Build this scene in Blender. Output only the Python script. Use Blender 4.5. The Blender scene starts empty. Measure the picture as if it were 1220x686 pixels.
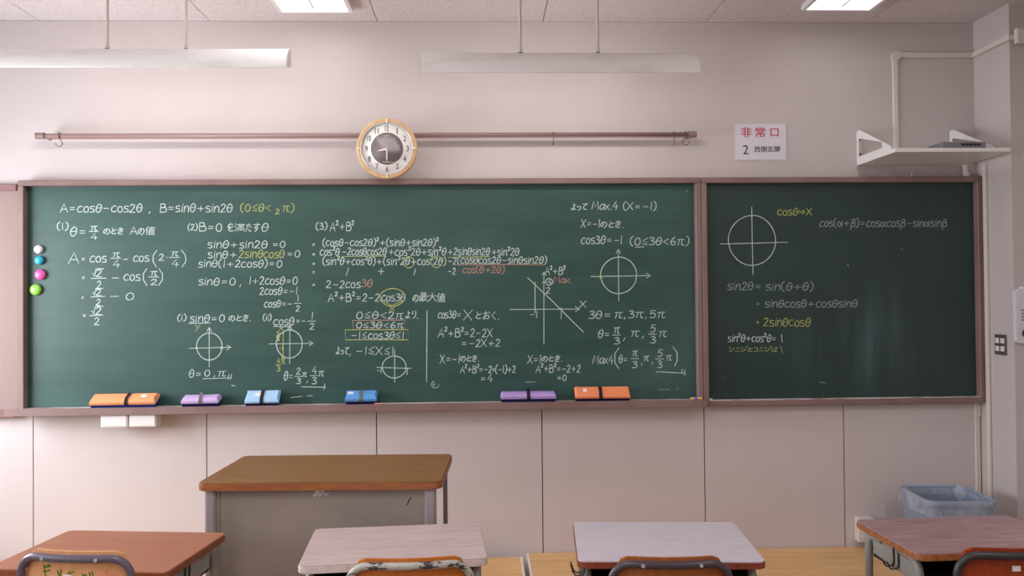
import bpy, bmesh, math, random
from mathutils import Vector, Matrix, Euler
random.seed(7)
S = bpy.context.scene
C = S.collection
PI = math.pi
# ------------------------------------------------------------------ camera
W, H = 1220.0, 686.0
FPX = 966.0
YAW, PITCH, ROLL = 0.0349, 0.0136, -0.0093
CAM = Vector((0.0, -4.454, 1.54))
_f = Vector((math.sin(YAW)*math.cos(PITCH), math.cos(YAW)*math.cos(PITCH), math.sin(PITCH)))
_r0 = Vector((math.cos(YAW), -math.sin(YAW), 0))
_u0 = _r0.cross(_f)
_r = _r0*math.cos(ROLL) + _u0*math.sin(ROLL)
_u = _r.cross(_f)
cam = bpy.data.objects.new('camera', bpy.data.cameras.new('camera'))
C.objects.link(cam)
cam.data.sensor_width = 36.0
cam.data.lens = FPX/W*36.0
cam.data.clip_start = 0.05
M3 = Matrix((_r, _u, -_f)).transposed()
cam.matrix_world = Matrix.Translation(CAM) @ M3.to_4x4()
S.camera = cam

def ray(px, py):
    return _r*((px-W/2)/FPX) + _u*((H/2-py)/FPX) + _f
def aty(px, py, y):                       # the point of the plane Y=y that was measured at (px, py)
    d = ray(px, py); return CAM + d*((y-CAM.y)/d.y)
def atz(px, py, z):
    d = ray(px, py); return CAM + d*((z-CAM.z)/d.z)
def atx(px, py, x):
    d = ray(px, py); return CAM + d*((x-CAM.x)/d.x)

# ------------------------------------------------------------------ light, world, exposure
S.view_settings.view_transform = 'Standard'
S.view_settings.look = 'None'
S.view_settings.exposure = 0.44
S.view_settings.gamma = 1.0
S.view_settings.use_curve_mapping = False
world = bpy.data.worlds.new('world'); S.world = world; world.use_nodes = True
bg = world.node_tree.nodes['Background']
bg.inputs[0].default_value = (0.80, 0.88, 1.0, 1); bg.inputs[1].default_value = 1.0

def area(name, loc, direction, sx, sy, power, color=(1, 1, 1), spread=PI):
    l = bpy.data.lights.new(name, 'AREA'); l.shape = 'RECTANGLE'
    l.size, l.size_y, l.energy, l.color, l.spread = sx, sy, power, color, spread
    o = bpy.data.objects.new(name, l); C.objects.link(o)
    o.location = loc
    o.rotation_euler = Vector(direction).to_track_quat('-Z', 'Y').to_euler()
    return o
CEIL_Z = 3.07
XL, XR, XC, YC, YR = -3.45, 3.05, 2.768, -0.31, -7.6     # left wall, right wall, alcove side, column front, rear wall
# daylight through the windows of the left wall
area('window_daylight', (XL-0.05, -1.15, 1.56), (1, 0.05, -0.22), 1.5, 1.15, 64, (0.88, 0.93, 1.0))
area('window_daylight', (XL-0.05, -3.6, 1.75), (1, 0.0, -0.12), 1.9, 1.5, 20, (0.93, 0.95, 1.0))
area('window_daylight', (XL-0.05, -6.1, 1.75), (1, 0.0, -0.12), 1.9, 1.5, 8, (0.93, 0.95, 1.0))
# front row serves the ceiling lamps; unseen rear rows are added fill without fixtures
for lx in (-0.86, 1.87):
    for ly, pw in ((-0.86, 0.8), (-3.5, 23), (-5.9, 13)):
        area('ceiling_lamp_and_fill', (lx, ly, CEIL_Z-0.05), (0, 0, -1), 0.3, 1.15, pw*(1.0 if lx < 0 else 0.62), (1.0, 0.98, 0.98))

# ------------------------------------------------------------------ mesh helpers
def xf(bm, vs, m):
    bmesh.ops.transform(bm, matrix=m, verts=vs)
def box(bm, x0, x1, y0, y1, z0, z1, bev=0.0, seg=1):
    r = bmesh.ops.create_cube(bm, size=1.0)
    vs = r['verts']
    xf(bm, vs, Matrix.Translation(((x0+x1)/2, (y0+y1)/2, (z0+z1)/2)) @ Matrix.Diagonal((abs(x1-x0), abs(y1-y0), abs(z1-z0), 1)))
    if bev > 0:
        es = list({e for v in vs for e in v.link_edges})
        bmesh.ops.bevel(bm, geom=es, offset=bev, segments=seg, affect='EDGES', profile=0.5)
    return vs
def cyl(bm, p0, p1, r, n=16, r1=None):
    p0, p1 = Vector(p0), Vector(p1); d = p1-p0
    res = bmesh.ops.create_cone(bm, cap_ends=True, segments=n, radius1=r, radius2=r if r1 is None else r1, depth=d.length)
    xf(bm, res['verts'], Matrix.Translation((p0+p1)/2) @ d.to_track_quat('Z', 'Y').to_matrix().to_4x4())
def smooth_path(pts, n=6):
    P = [Vector(p) for p in pts]
    if len(P) < 3: return P
    closed = (P[0]-P[-1]).length < 1e-6
    out = []
    m = len(P)
    for i in range(m-1):
        p1, p2 = P[i], P[i+1]
        p0 = P[i-1] if i > 0 else (P[m-2] if closed else p1*2-p2)
        p3 = P[i+2] if i+2 < m else (P[1] if closed else p2*2-p1)
        for k in range(n):
            t = k/n
            out.append(0.5*((2*p1)+(p2-p0)*t+(2*p0-5*p1+4*p2-p3)*t*t+(3*p1-p0-3*p2+p3)*t**3))
    out.append(P[-1])
    return out
def round_path(pts, r, n=6):              # polyline with its corners rounded by radius r
    P = [Vector(p) for p in pts]; out = [P[0]]
    for i in range(1, len(P)-1):
        a, b, c = P[i-1], P[i], P[i+1]
        u, v = (a-b).normalized(), (c-b).normalized()
        k = min(r, (a-b).length*0.49, (c-b).length*0.49)
        p, q = b+u*k, b+v*k
        for j in range(n+1):
            t = j/n
            out.append(p*(1-t)**2 + b*2*t*(1-t) + q*t*t)
    out.append(P[-1]); return out
def tube(bm, pts, r, n=10, sx=1.0, closed=False):
    P = [Vector(p) for p in pts]
    rings = []; nrm = None
    for i, p in enumerate(P):
        if i == 0: t = (P[1]-P[0])
        elif i == len(P)-1: t = (P[-1]-P[-2])
        else: t = (P[i+1]-P[i]).normalized() + (P[i]-P[i-1]).normalized()
        t.normalize()
        if nrm is None:
            nrm = t.orthogonal() if abs(t.z) > 0.9 else Vector((0, 0, 1))
        nrm = (nrm - t*nrm.dot(t)).normalized()
        b = t.cross(nrm)
        rings.append([bm.verts.new(p + (nrm*math.cos(2*PI*k/n) + b*sx*math.sin(2*PI*k/n))*r) for k in range(n)])
    for a, c in zip(rings, rings[1:]):
        for k in range(n):
            f = bm.faces.new((a[k], a[(k+1) % n], c[(k+1) % n], c[k])); f.smooth = True
    bm.faces.new(rings[0][::-1]); bm.faces.new(rings[-1])
def prism(bm, poly, axis, d0, d1):        # poly in the two remaining axes, in xyz order
    def pt(a, b, d):
        return {'x': (d, a, b), 'y': (a, d, b), 'z': (a, b, d)}[axis]
    A = [bm.verts.new(pt(a, b, d0)) for a, b in poly]
    B = [bm.verts.new(pt(a, b, d1)) for a, b in poly]
    bm.faces.new(A); bm.faces.new(B[::-1])
    n = len(poly)
    for i in range(n):
        bm.faces.new((A[i], B[i], B[(i+1) % n], A[(i+1) % n]))
def rrect(w, d, r, n=5):
    out = []
    for cx, cy, a0 in ((w/2-r, d/2-r, 0), (-w/2+r, d/2-r, 90), (-w/2+r, -d/2+r, 180), (w/2-r, -d/2+r, 270)):
        for k in range(n+1):
            a = math.radians(a0+90*k/n)
            out.append((cx+r*math.cos(a), cy+r*math.sin(a)))
    return out
def lathe(bm, prof, n=48, mat=None):      # profile (r, h) around local z, then transformed
    rings = []
    vs = []
    for r, h in prof:
        if r < 1e-6:
            v = bm.verts.new((0, 0, h)); rings.append([v]); vs.append(v)
        else:
            ring = [bm.verts.new((r*math.cos(2*PI*k/n), r*math.sin(2*PI*k/n), h)) for k in range(n)]
            rings.append(ring); vs += ring
    for a, b in zip(rings, rings[1:]):
        for k in range(n):
            k2 = (k+1) % n
            if len(a) == 1 and len(b) == 1: continue
            if len(a) == 1: f = bm.faces.new((a[0], b[k], b[k2]))
            elif len(b) == 1: f = bm.faces.new((a[k], a[k2], b[0]))
            else: f = bm.faces.new((a[k], a[k2], b[k2], b[k]))
            f.smooth = True
    if mat is not None: xf(bm, vs, mat)
    return vs
def B(): return bmesh.new()
def obj(name, bm, mat, parent=None, world=True, smooth=None):
    if parent is not None and world:
        bmesh.ops.translate(bm, vec=-parent.location, verts=bm.verts)
    bmesh.ops.recalc_face_normals(bm, faces=bm.faces)
    if smooth is not None:
        for f in bm.faces: f.smooth = smooth
    me = bpy.data.meshes.new(name); bm.to_mesh(me); bm.free()
    for m in (mat if isinstance(mat, (list, tuple)) else [mat]): me.materials.append(m)
    o = bpy.data.objects.new(name, me); C.objects.link(o)
    if parent is not None: o.parent = parent
    return o
def part(name, bm, mat, parent, **k): return obj(name, bm, mat, parent, False, **k)   # local coordinates
def tag(o, label, cat, group=None):
    o['label'] = label; o['category'] = cat
    if group: o['group'] = group
    return o
def thing(name, label, cat, loc=(0, 0, 0), rz=0.0, group=None):
    o = bpy.data.objects.new(name, None); C.objects.link(o)
    o.empty_display_size = 0.05
    o.location = loc; o.rotation_euler = (0, 0, rz)
    return tag(o, label, cat, group)
def struct(name, bm, mat):
    o = obj(name, bm, mat); o['kind'] = 'structure'; return o

# ------------------------------------------------------------------ materials
def lin(r, g, b):
    f = lambda c: (c/255/12.92) if c/255 <= 0.04045 else ((c/255+0.055)/1.055)**2.4
    return (f(r), f(g), f(b), 1)
def mat(name, col, rough=0.5, spec=0.5, metal=0.0):
    m = bpy.data.materials.new(name); m.use_nodes = True
    b = m.node_tree.nodes['Principled BSDF']
    b.inputs['Base Color'].default_value = col
    b.inputs['Roughness'].default_value = rough
    b.inputs['Specular IOR Level'].default_value = spec
    b.inputs['Metallic'].default_value = metal
    return m
def nodes(m):
    nt = m.node_tree; return nt, nt.nodes, nt.links, nt.nodes['Principled BSDF']
def noise_mix(m, c1, c2, scale, lo, hi, stretch=(1, 1, 1), detail=4, rough=0.6, src=None, dist=0.0):
    nt, N, L, b = nodes(m)
    tc = N.new('ShaderNodeTexCoord'); mp = N.new('ShaderNodeMapping')
    mp.inputs['Scale'].default_value = stretch
    L.new(tc.outputs['Object'], mp.inputs['Vector'])
    n = N.new('ShaderNodeTexNoise'); n.inputs['Scale'].default_value = scale
    n.inputs['Detail'].default_value = detail; n.inputs['Roughness'].default_value = rough
    n.inputs['Distortion'].default_value = dist
    L.new(mp.outputs['Vector'], n.inputs['Vector'])
    mr = N.new('ShaderNodeMapRange'); mr.inputs['From Min'].default_value = lo; mr.inputs['From Max'].default_value = hi
    L.new(n.outputs['Fac'], mr.inputs['Value'])
    mx = N.new('ShaderNodeMix'); mx.data_type = 'RGBA'
    L.new(mr.outputs['Result'], mx.inputs['Factor'])
    if src is None: mx.inputs['A'].default_value = c1
    else: L.new(src, mx.inputs['A'])
    mx.inputs['B'].default_value = c2
    L.new(mx.outputs['Result'], b.inputs['Base Color'])
    return mx.outputs['Result'], n
def bump(m, scale, strength, stretch=(1, 1, 1), dist=0.002):
    nt, N, L, b = nodes(m)
    tc = N.new('ShaderNodeTexCoord'); mp = N.new('ShaderNodeMapping'); mp.inputs['Scale'].default_value = stretch
    L.new(tc.outputs['Object'], mp.inputs['Vector'])
    n = N.new('ShaderNodeTexNoise'); n.inputs['Scale'].default_value = scale; n.inputs['Detail'].default_value = 3
    L.new(mp.outputs['Vector'], n.inputs['Vector'])
    bp = N.new('ShaderNodeBump'); bp.inputs['Strength'].default_value = strength; bp.inputs['Distance'].default_value = dist
    L.new(n.outputs['Fac'], bp.inputs['Height']); L.new(bp.outputs['Normal'], b.inputs['Normal'])
    return m
def wood(name, c1, c2, scale=6, stretch=(1, 9, 9), rough=0.45, lo=0.35, hi=0.68):
    m = mat(name, c1, rough, 0.35)
    o, _ = noise_mix(m, c1, c2, scale, lo, hi, stretch, 6, 0.65, dist=0.6)
    return m
def emit(name, col, strength):
    m = bpy.data.materials.new(name); m.use_nodes = True
    nt, N, L, b = nodes(m)
    b.inputs['Base Color'].default_value = (0.9, 0.9, 0.9, 1)
    b.inputs['Emission Color'].default_value = col; b.inputs['Emission Strength'].default_value = strength
    return m

m_wall = mat('wall_paint', lin(204, 190, 186), 0.75, 0.2)
noise_mix(m_wall, lin(201, 190, 188), lin(194, 183, 181), 1.3, 0.35, 0.7)
bump(m_wall, 260, 0.25, (1, 1, 0.5), 0.001)
m_panel = mat('wall_panel', lin(211, 198, 196), 0.6, 0.3)
noise_mix(m_panel, lin(210, 199, 198), lin(204, 193, 192), 1.1, 0.35, 0.7)
bump(m_panel, 300, 0.15, (1, 1, 0.3), 0.001)
m_gap = mat('dark_gap', lin(58, 48, 46), 0.9, 0.1)
m_ceil = mat('ceiling_board', lin(222, 212, 211), 0.9, 0.1)
noise_mix(m_ceil, lin(214, 204, 204), lin(192, 181, 181), 75, 0.52, 0.68, (1, 1, 1), 2)
m_floor = wood('floor_wood', lin(158, 134, 110), lin(138, 114, 92), 4, (10, 1, 1), 0.4)
m_frame = mat('brown_frame_paint', lin(131, 100, 97), 0.45, 0.4)
noise_mix(m_frame, lin(140, 114, 110), lin(128, 102, 97), 3, 0.4, 0.65)
def board_mat(name, wiped):
    m = mat(name, lin(50, 80, 74), 0.45, 0.5)
    if not wiped:
        o, n = noise_mix(m, lin(40, 73, 66), lin(51, 85, 78), 1.6, 0.40, 0.72, (1.0, 1.0, 6.0), 5, 0.6)
        noise_mix(m, None, lin(72, 102, 98), 1.1, 0.52, 0.86, (0.9, 1, 1.3), 4, 0.5, src=o)
        return m
    o, n = noise_mix(m, lin(33, 56, 51), lin(40, 64, 58), 1.4, 0.40, 0.75, (1.0, 1.0, 2.0), 4, 0.6)
    o, n = noise_mix(m, None, lin(70, 92, 96), 1.5, 0.44, 0.80, (7.0, 1.0, 0.6), 4, 0.5, src=o)
    nt, N, L, b = nodes(m)                 # the vertical wiping streaks cover only the lower middle of the board
    tc = N.new('ShaderNodeTexCoord'); mp = N.new('ShaderNodeMapping')
    mp.inputs['Location'].default_value = (-0.22, 0, -0.80); mp.inputs['Scale'].default_value = (1.9, 0.0, 2.5)
    L.new(tc.outputs['Object'], mp.inputs['Vector'])
    ln = N.new('ShaderNodeVectorMath'); ln.operation = 'LENGTH'; L.new(mp.outputs['Vector'], ln.inputs[0])
    mr = N.new('ShaderNodeMapRange'); mr.inputs['From Min'].default_value = 1.0; mr.inputs['From Max'].default_value = 0.25
    L.new(ln.outputs['Value'], mr.inputs['Value'])
    mx = [n_ for n_ in N if n_.type == 'MIX'][-1]
    src = mx.inputs['Factor'].links[0].from_socket
    mu = N.new('ShaderNodeMath'); mu.operation = 'MULTIPLY'; L.new(src, mu.inputs[0]); L.new(mr.outputs['Result'], mu.inputs[1])
    L.new(mu.outputs[0], mx.inputs['Factor'])
    return m
m_board = board_mat('green_board', False)
m_board_b = board_mat('green_board_wiped', True)
m_tray = mat('tray_top', lin(131, 100, 97), 0.6, 0.3)
noise_mix(m_tray, lin(150, 122, 118), lin(216, 208, 206), 9, 0.36, 0.56, (1, 3, 1), 5)
def chalk_mat(name, col):
    m = mat(name, col, 0.95, 0.05)
    noise_mix(m, tuple(col), tuple(c*0.72 for c in col[:3])+(1,), 140, 0.42, 0.66, (1, 1, 1), 2)
    return m
m_white_chalk = chalk_mat('white_chalk', lin(206, 220, 214))
m_yellow_chalk = chalk_mat('yellow_chalk', lin(184, 192, 120))
m_pink_chalk = chalk_mat('pink_chalk', lin(192, 148, 134))
m_faint_chalk = chalk_mat('faint_chalk', lin(160, 176, 170))
m_white = mat('white_enamel', lin(232, 228, 226), 0.4, 0.4)
m_offwhite = mat('offwhite_plastic', lin(214, 204, 196), 0.5, 0.4)
m_reflector = mat('reflector_enamel', lin(226, 224, 220), 0.5, 0.4)
noise_mix(m_reflector, lin(240, 238, 236), lin(220, 217, 211), 4, 0.5, 0.8, (1, 1, 4))
m_tube_glow = emit('fluorescent_glow', (1.0, 0.95, 0.9, 1), 6.0)
m_diffuser = emit('lamp_diffuser', (1.0, 0.98, 0.97, 1), 1.9)
m_steel = mat('grey_steel', lin(150, 148, 142), 0.45, 0.5)
noise_mix(m_steel, lin(152, 150, 144), lin(138, 135, 129), 6, 0.4, 0.7)
m_steel_tray = mat('dark_steel_tray', lin(46, 46, 44), 0.6, 0.3)
m_black_wire = mat('black_wire', lin(40, 36, 38), 0.4, 0.5)
m_rail = mat('brown_rail', lin(140, 112, 108), 0.4, 0.5)
m_dark_wire = mat('brown_wire', lin(96, 78, 76), 0.4, 0.5)
m_rivet = mat('rivet_metal', lin(214, 212, 214), 0.3, 0.6, 0.6)
m_glass = bpy.data.materials.new('clear_glass'); m_glass.use_nodes = True
def _glass():
    nt, N, L, b = nodes(m_glass)
    N.remove(b); out = N['Material Output']
    t = N.new('ShaderNodeBsdfTransparent'); g = N.new('ShaderNodeBsdfGlossy'); g.inputs['Roughness'].default_value = 0.04
    mx = N.new('ShaderNodeMixShader')
    mx.inputs[0].default_value = 0.008; L.new(t.outputs[0], mx.inputs[1]); L.new(g.outputs[0], mx.inputs[2])
    L.new(mx.outputs[0], out.inputs['Surface'])
_glass()

# ------------------------------------------------------------------ room shell
bm = B(); box(bm, XL-0.2, XR+0.2, YR-0.2, 0.2, -0.1, 0.0); struct('floor', bm, m_floor)
bm = B()                                                # ceiling: boards with thin joints
box(bm, XL-0.2, XR+0.2, YR-0.2, 0.2, CEIL_Z+0.012, CEIL_Z+0.1)
for f in bm.faces: f.material_index = 1
xs = [-2.39+0.91*k for k in range(-2, 8)]
for i in range(len(xs)-1):
    y = 0.0; k = 0
    while y > YR:
        y2 = y-1.82
        x0, x1 = max(xs[i], XL), min(xs[i+1], XR)
        if x1 > x0: box(bm, x0+0.0022, x1-0.0022, y2+0.0022, y-0.0022, CEIL_Z, CEIL_Z+0.014)
        y = y2
struct('ceiling', bm, [m_ceil, m_gap])
SEAMS = [-2.426, -1.506, -0.591, 0.313, 1.212, 1.994]
bm = B()                                                # board wall: plain paper above, panels below
box(bm, XL-0.2, XR+0.2, 0.012, 0.2, 0.0, CEIL_Z)
for f in bm.faces: f.material_index = 2
n0 = len(bm.faces)
box(bm, XL, XC+0.3, 0.0, 0.013, 0.93, CEIL_Z)
ed = [XL]+SEAMS+[XC+0.3]
n1 = len(bm.faces)
for a, b_ in zip(ed, ed[1:]):
    box(bm, a+0.0028, b_-0.0028, 0.0, 0.013, 0.0, 0.93)
bm.faces.ensure_lookup_table()
for f in list(bm.faces)[n1:]: f.material_index = 1
struct('wall_back', bm, [m_wall, m_panel, m_gap])
bm = B()                                                # side of the alcove, column front, right wall
prism(bm, [(XC, 0.0), (XC, YC), (XR, YC), (XR, YR), (XR+0.2, YR), (XR+0.2, 0.0)], 'z', 0, CEIL_Z)
struct('wall_right', bm, m_wall)
bm = B()                                                # left wall with three window openings
wins = [(-1.95, -0.35), (-4.6, -2.6), (-7.1, -5.1)]
zb, zt = 0.95, 2.6
box(bm, XL-0.2, XL, YR-0.2, 0.2, 0, zb); box(bm, XL-0.2, XL, YR-0.2, 0.2, zt, CEIL_Z)
yy = [0.2]+[v for a, b_ in wins for v in (b_, a)]+[YR-0.2]
for a, b_ in zip(yy[0::2], yy[1::2]): box(bm, XL-0.2, XL, b_, a, zb, zt)
struct('wall_left', bm, m_wall)
bm = B(); box(bm, XL-0.2, XR+0.2, YR-0.2, YR, 0, CEIL_Z); struct('wall_rear', bm, m_wall)
for i, (a, b_) in enumerate(wins):
    bm = B(); x = XL-0.15
    for y0, y1, z0, z1 in ((a, b_, zb, zb+0.05), (a, b_, zt-0.05, zt), (a, a+0.05, zb, zt), (b_-0.05, b_, zb, zt), ((a+b_)/2-0.03, (a+b_)/2+0.03, zb, zt)):
        box(bm, x-0.02, x+0.02, y0, y1, z0, z1)
    w = struct('window_%d' % (i+1), bm, m_white)
    bm = B(); box(bm, x-0.003, x+0.003, a+0.04, b_-0.04, zb+0.04, zt-0.04)
    g = obj('pane', bm, m_glass, w, world=True)

# ------------------------------------------------------------------ teaching platform (two sections)
m_plat = wood('platform_wood', lin(228, 184, 128), lin(210, 162, 106), 3, (1, 10, 10), 0.4)
m_plat_end = mat('pale_edge_strip', lin(226, 214, 200), 0.5, 0.4)
def platform(x0, x1, y0, y1, label, strip_right):
    t = thing('teaching_platform', label, 'platform', ((x0+x1)/2, (y0+y1)/2, 0), 0, 'low wooden platforms under the board')
    bm = B()
    n = 4
    for k in range(n):
        a = y0+(y1-y0)*k/n; b = y0+(y1-y0)*(k+1)/n
        box(bm, x0+0.012, x1-0.012, a+0.0006, b-0.0006, 0.125, 0.15, 0.001)
    obj('deck', bm, m_plat, t)
    for ya_ in (y0+0.006, y1-0.026):
        bm = B(); box(bm, x0+0.012, x1-0.012, ya_, ya_+0.020, 0.0, 0.125, 0.001); obj('side_board', bm, m_plat, t)
    for xx in (x0, x1-0.012):
        bm = B(); box(bm, xx, xx+0.012, y0, y1, 0.0, 0.1515, 0.001); o = obj('edge_strip', bm, m_plat_end, t); o['label'] = 'pale end strip'
platform(-2.62, 0.196, -0.80, -0.065, 'low pale wooden platform section behind the teacher desk, gap at the wall', True)
platform(0.222, 2.12, -0.74, -0.006, 'low wooden platform section under the small blackboard, flush with the wall', False)

# ------------------------------------------------------------------ stroke lettering (chalk)
G = {
'A': '7|0,0 3,10 6.5,0;1,3.5 5.5,3.5', 'B': '6.8|.8,10 .8,0;~.8,10 4.5,9.5 4.5,6.2 .8,5.5;~.8,5.5 5.8,5 5.8,.6 .8,0',
'M': '8.4|0,0 1.5,10 3.5,3 6,10 7.3,0', 'X': '7|0,10 6,0;6,10 0,0',
'a': '6|~5,6 2,6.5 .4,3 1.8,0 4.5,2.5 5,6;5,6 5.3,0', 'x': '5.5|0,6.5 4.5,0;4.5,6.5 0,0',
'c': '5.4|~4.8,6.6 2.5,7.4 .4,4 1.5,.4 4.8,1', 'o': '5.8|~2.6,7 .5,4 2,0 4.6,1.5 4.4,5.5 2.6,7',
's': '5.2|~4.2,7 1.2,7 .8,4.6 3.6,3.4 4,.6 .4,.2', 'i': '2.6|1,6.8 1,0;1.4,9.4 1.6,8.7',
'n': '5.8|.5,7 .5,0;~.5,3.5 2,6.8 4.2,6.6 4.6,0', 'y': '5|.4,5 2.4,1;4.6,6 .8,-4',
'θ': '6.2|~3,10 .6,6 .9,1.5 2.8,0 4.8,3 5,7.5 3,10;.8,5 5,5.4',
'π': '7.4|.4,7 6.5,7.6;2.2,7 1.2,0;~4.6,7.2 4.3,1.5 5.2,.1 6.4,.8',
'α': '7|~6,7 3.5,1 1.5,.5 .5,3.5 2,6.5 4,4 6,0',
'β': '6|~.3,-4 1.2,6 2.4,9.8 4.4,9 4.2,6 2,5.2 4.8,4.4 4.6,.8 2,.2 1,.8',
'0': '6.2|~3,9.5 .7,6.5 .8,2 2.8,0 4.9,2.4 4.9,7 3,9.5', '1': '3.4|1.5,10 1.5,0',
'2': '6.2|~.7,7.8 2.4,9.8 4.4,8.2 3.6,5 .4,.3;.4,.3 5.2,.3',
'3': '5.8|~.6,8.6 2.6,9.8 4.2,8 2,5.4;~2,5.4 4.8,4 3.8,.6 .3,.6',
'4': '6.4|3.6,10 .4,3.4 5.6,3.4;4,6 4,0',
'5': '6.2|1.3,9.6 .9,5.4;~.9,5.4 3.4,6.2 5,3.6 3.4,.2 .4,.6;1.3,9.6 5,9.6',
'6': '6.2|~4,10 1.5,6.5 .6,2.5 2.4,0 4.8,2 3.8,4.8 .9,3.4',
'²': '3.8|~.5,10.8 1.5,12 2.7,11 2.2,9 .3,6.8;.3,6.8 3,6.8',
'(': '4.2|~3,11.5 .8,8 .8,2 3,-1.5', ')': '4.2|~.6,11.5 2.8,8 2.8,2 .6,-1.5',
'+': '8.6|1.2,4.4 6.8,4.4;4,7.4 4,1.4', '-': '8|1.4,4.4 6,4.4', '=': '8|1.6,5.6 5.6,5.7;1.6,3 5.6,3.2',
',': '4|1.6,1 .9,-1.6', '.': '3|1,.8 1.4,0', '·': '4|1.4,5 2,4.6', '<': '6.8|5.2,8 .8,4.6 5.2,1',
'≤': '6.8|5.2,9 1,5.8 5.2,3;1,1.8 5.2,.6', '×': '5|.8,6 3.8,2.4;3.8,6 .8,2.4',
'√': '3.2|0,4 .9,5 2,0 3.2,10.8 10,10.8', '→': '8|.4,5.4 5,5.4;.4,3.4 5,3.4;4,7.4 6.6,4.4 4,1.6', ' ': '4|',
'の': '7.6|~3.8,7.6 2.8,3 1.2,1.4 .6,4 2.6,7.4 5.4,7.2 6.6,4 5,.6 3.6,0',
'と': '6.6|1.6,9 2.4,5;~5.4,6.6 2,4.6 .8,2.2 2.4,.6 5.6,.8',
'き': '7|1,8 5.4,8.6;.8,5.8 5.8,6.4;2.6,9.8 4.8,3.8;~4.8,3.8 2,3.4 1,1.8 2.4,.3 4.8,.4',
'を': '7|1,8 5.6,8.4;~3.2,10 .8,5 3,5.4 3.2,2.8;~6,6 3,4 1.6,2 3,.2 5.8,.4',
'た': '7.4|.6,7.6 5,8;3,9.8 .8,0;3.8,5.2 6,5.4;~3.6,2.4 4,.6 6.2,.4',
'す': '7.2|.4,8 6.4,8.2;~4,10 4,4.4 2.4,3 1.8,4.8 3.4,5.8 4.2,4 3.6,1.4 2,-.4',
'よ': '6.4|3.2,7 5.4,7.2;~3.1,9.8 3.2,2 2,.2 .6,1.4 2,2.6 5.2,.6',
'っ': '5.4|~.4,4.4 3.2,5.4 4.4,3.6 3.4,1 1.4,0', 'て': '6.8|.5,8.4 6,9;~6,9 2.6,6 2,3 3,.8 5.4,.4',
'り': '5.6|~1.2,9.5 .9,5.8 1.6,5.2;~4,9.8 4.4,4 3.4,1 2,-.4',
'お': '7.8|.6,7 4.4,7.4;~2.4,9.8 2.4,.6 .8,1.2 1.6,3.2 4.8,4.6 6.2,2.6 5,.4 3.8,.3;5.6,8.8 6.8,7.2',
'く': '5.2|4,9.6 1,5 4.2,0', 'は': '7.8|~1.2,9.6 .8,4 1.4,.2;3.4,7 6.6,7.2;~5.2,9.4 5.2,2 4,.2 2.8,1.4 4,2.6 6.8,.6',
'シ': '7|.8,9 2.2,7.8;.5,6 2,4.8;~.8,.6 4,2.6 6.2,7.6', 'ニ': '6.8|1.4,7.4 5,7.4;.6,1.8 5.8,1.8',
'ジ': '8|.8,9 2.2,7.8;.5,6 2,4.8;~.8,.6 4,2.6 6,7;6,10 6.6,8.8;7.2,10.4 7.8,9.2', 'コ': '6.4|.8,8 5,8 5,1;.6,1.2 5.2,1.2',
'値': '10.4|2.6,10 .4,6;1.6,7.6 1.6,0;3.4,8.6 9.6,8.6;6.4,10 6,7;4.6,6.8 8.6,6.8 8.6,1.8 4.6,1.8 4.6,6.8;4.6,5.2 8.6,5.2;4.6,3.6 8.6,3.6;3.4,6 3.4,.2 9.8,.2',
'満': '10.4|.8,9.4 2,8.4;.3,6.4 1.6,5.4;.4,0 2.2,3.2;3,8 9.8,8;5,9.6 5,6.2;7.8,9.6 7.8,6.2;3.4,0 3.4,5 9.4,5 9.4,0;6.4,8 6.4,1.6;4.8,3.6 4.8,1.6 8,1.6 8,3.6',
'最': '10.4|2,10 8,10 8,6.8 2,6.8 2,10;2,8.4 8,8.4;.2,5.6 9.8,5.6;1.4,5.6 1.4,.6;4.4,5.6 4.4,0;1.4,4 4.4,4;1.4,2.4 4.4,2.4;.2,.6 5,1.2;5.2,4.4 9,4.4 5.2,0;5.8,3 9.8,0',
'大': '10.4|.4,6.6 9.6,6.6;~5,10 4.6,5 .4,0;5,6.4 9.6,0',
}
def glyph(ch):
    w, body = G[ch].split('|'); out = []
    for s in body.split(';'):
        if not s: continue
        sm = s[0] == '~'
        pts = [tuple(float(v) for v in p.split(',')) for p in s.lstrip('~').split()]
        if sm: pts = [(v.x, v.y) for v in smooth_path([(a, b, 0) for a, b in pts], 5)]
        out.append(pts)
    return float(w), out
def text_strokes(s, x0, x1, yb, h):       # strokes in board coordinates measured on the photograph
    tot = sum(glyph(c)[0] for c in s) - 1.0
    k = (x1-x0)/max(tot, 1e-3); out = []; x = 0.0
    for c in s:
        w, st = glyph(c)
        jy = random.uniform(-0.03, 0.03)*h; js = random.uniform(0.02, 0.12); st = [[(a*random.uniform(0.97, 1.03), b) for a, b in pts] for pts in st]
        for pts in st:
            out.append([(x0+(x+a)*k + js*b*h/10, yb-b*h/10+jy) for a, b in pts])
        x += w
    return out
BY = -0.030                               # plane of the writing surface
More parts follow.
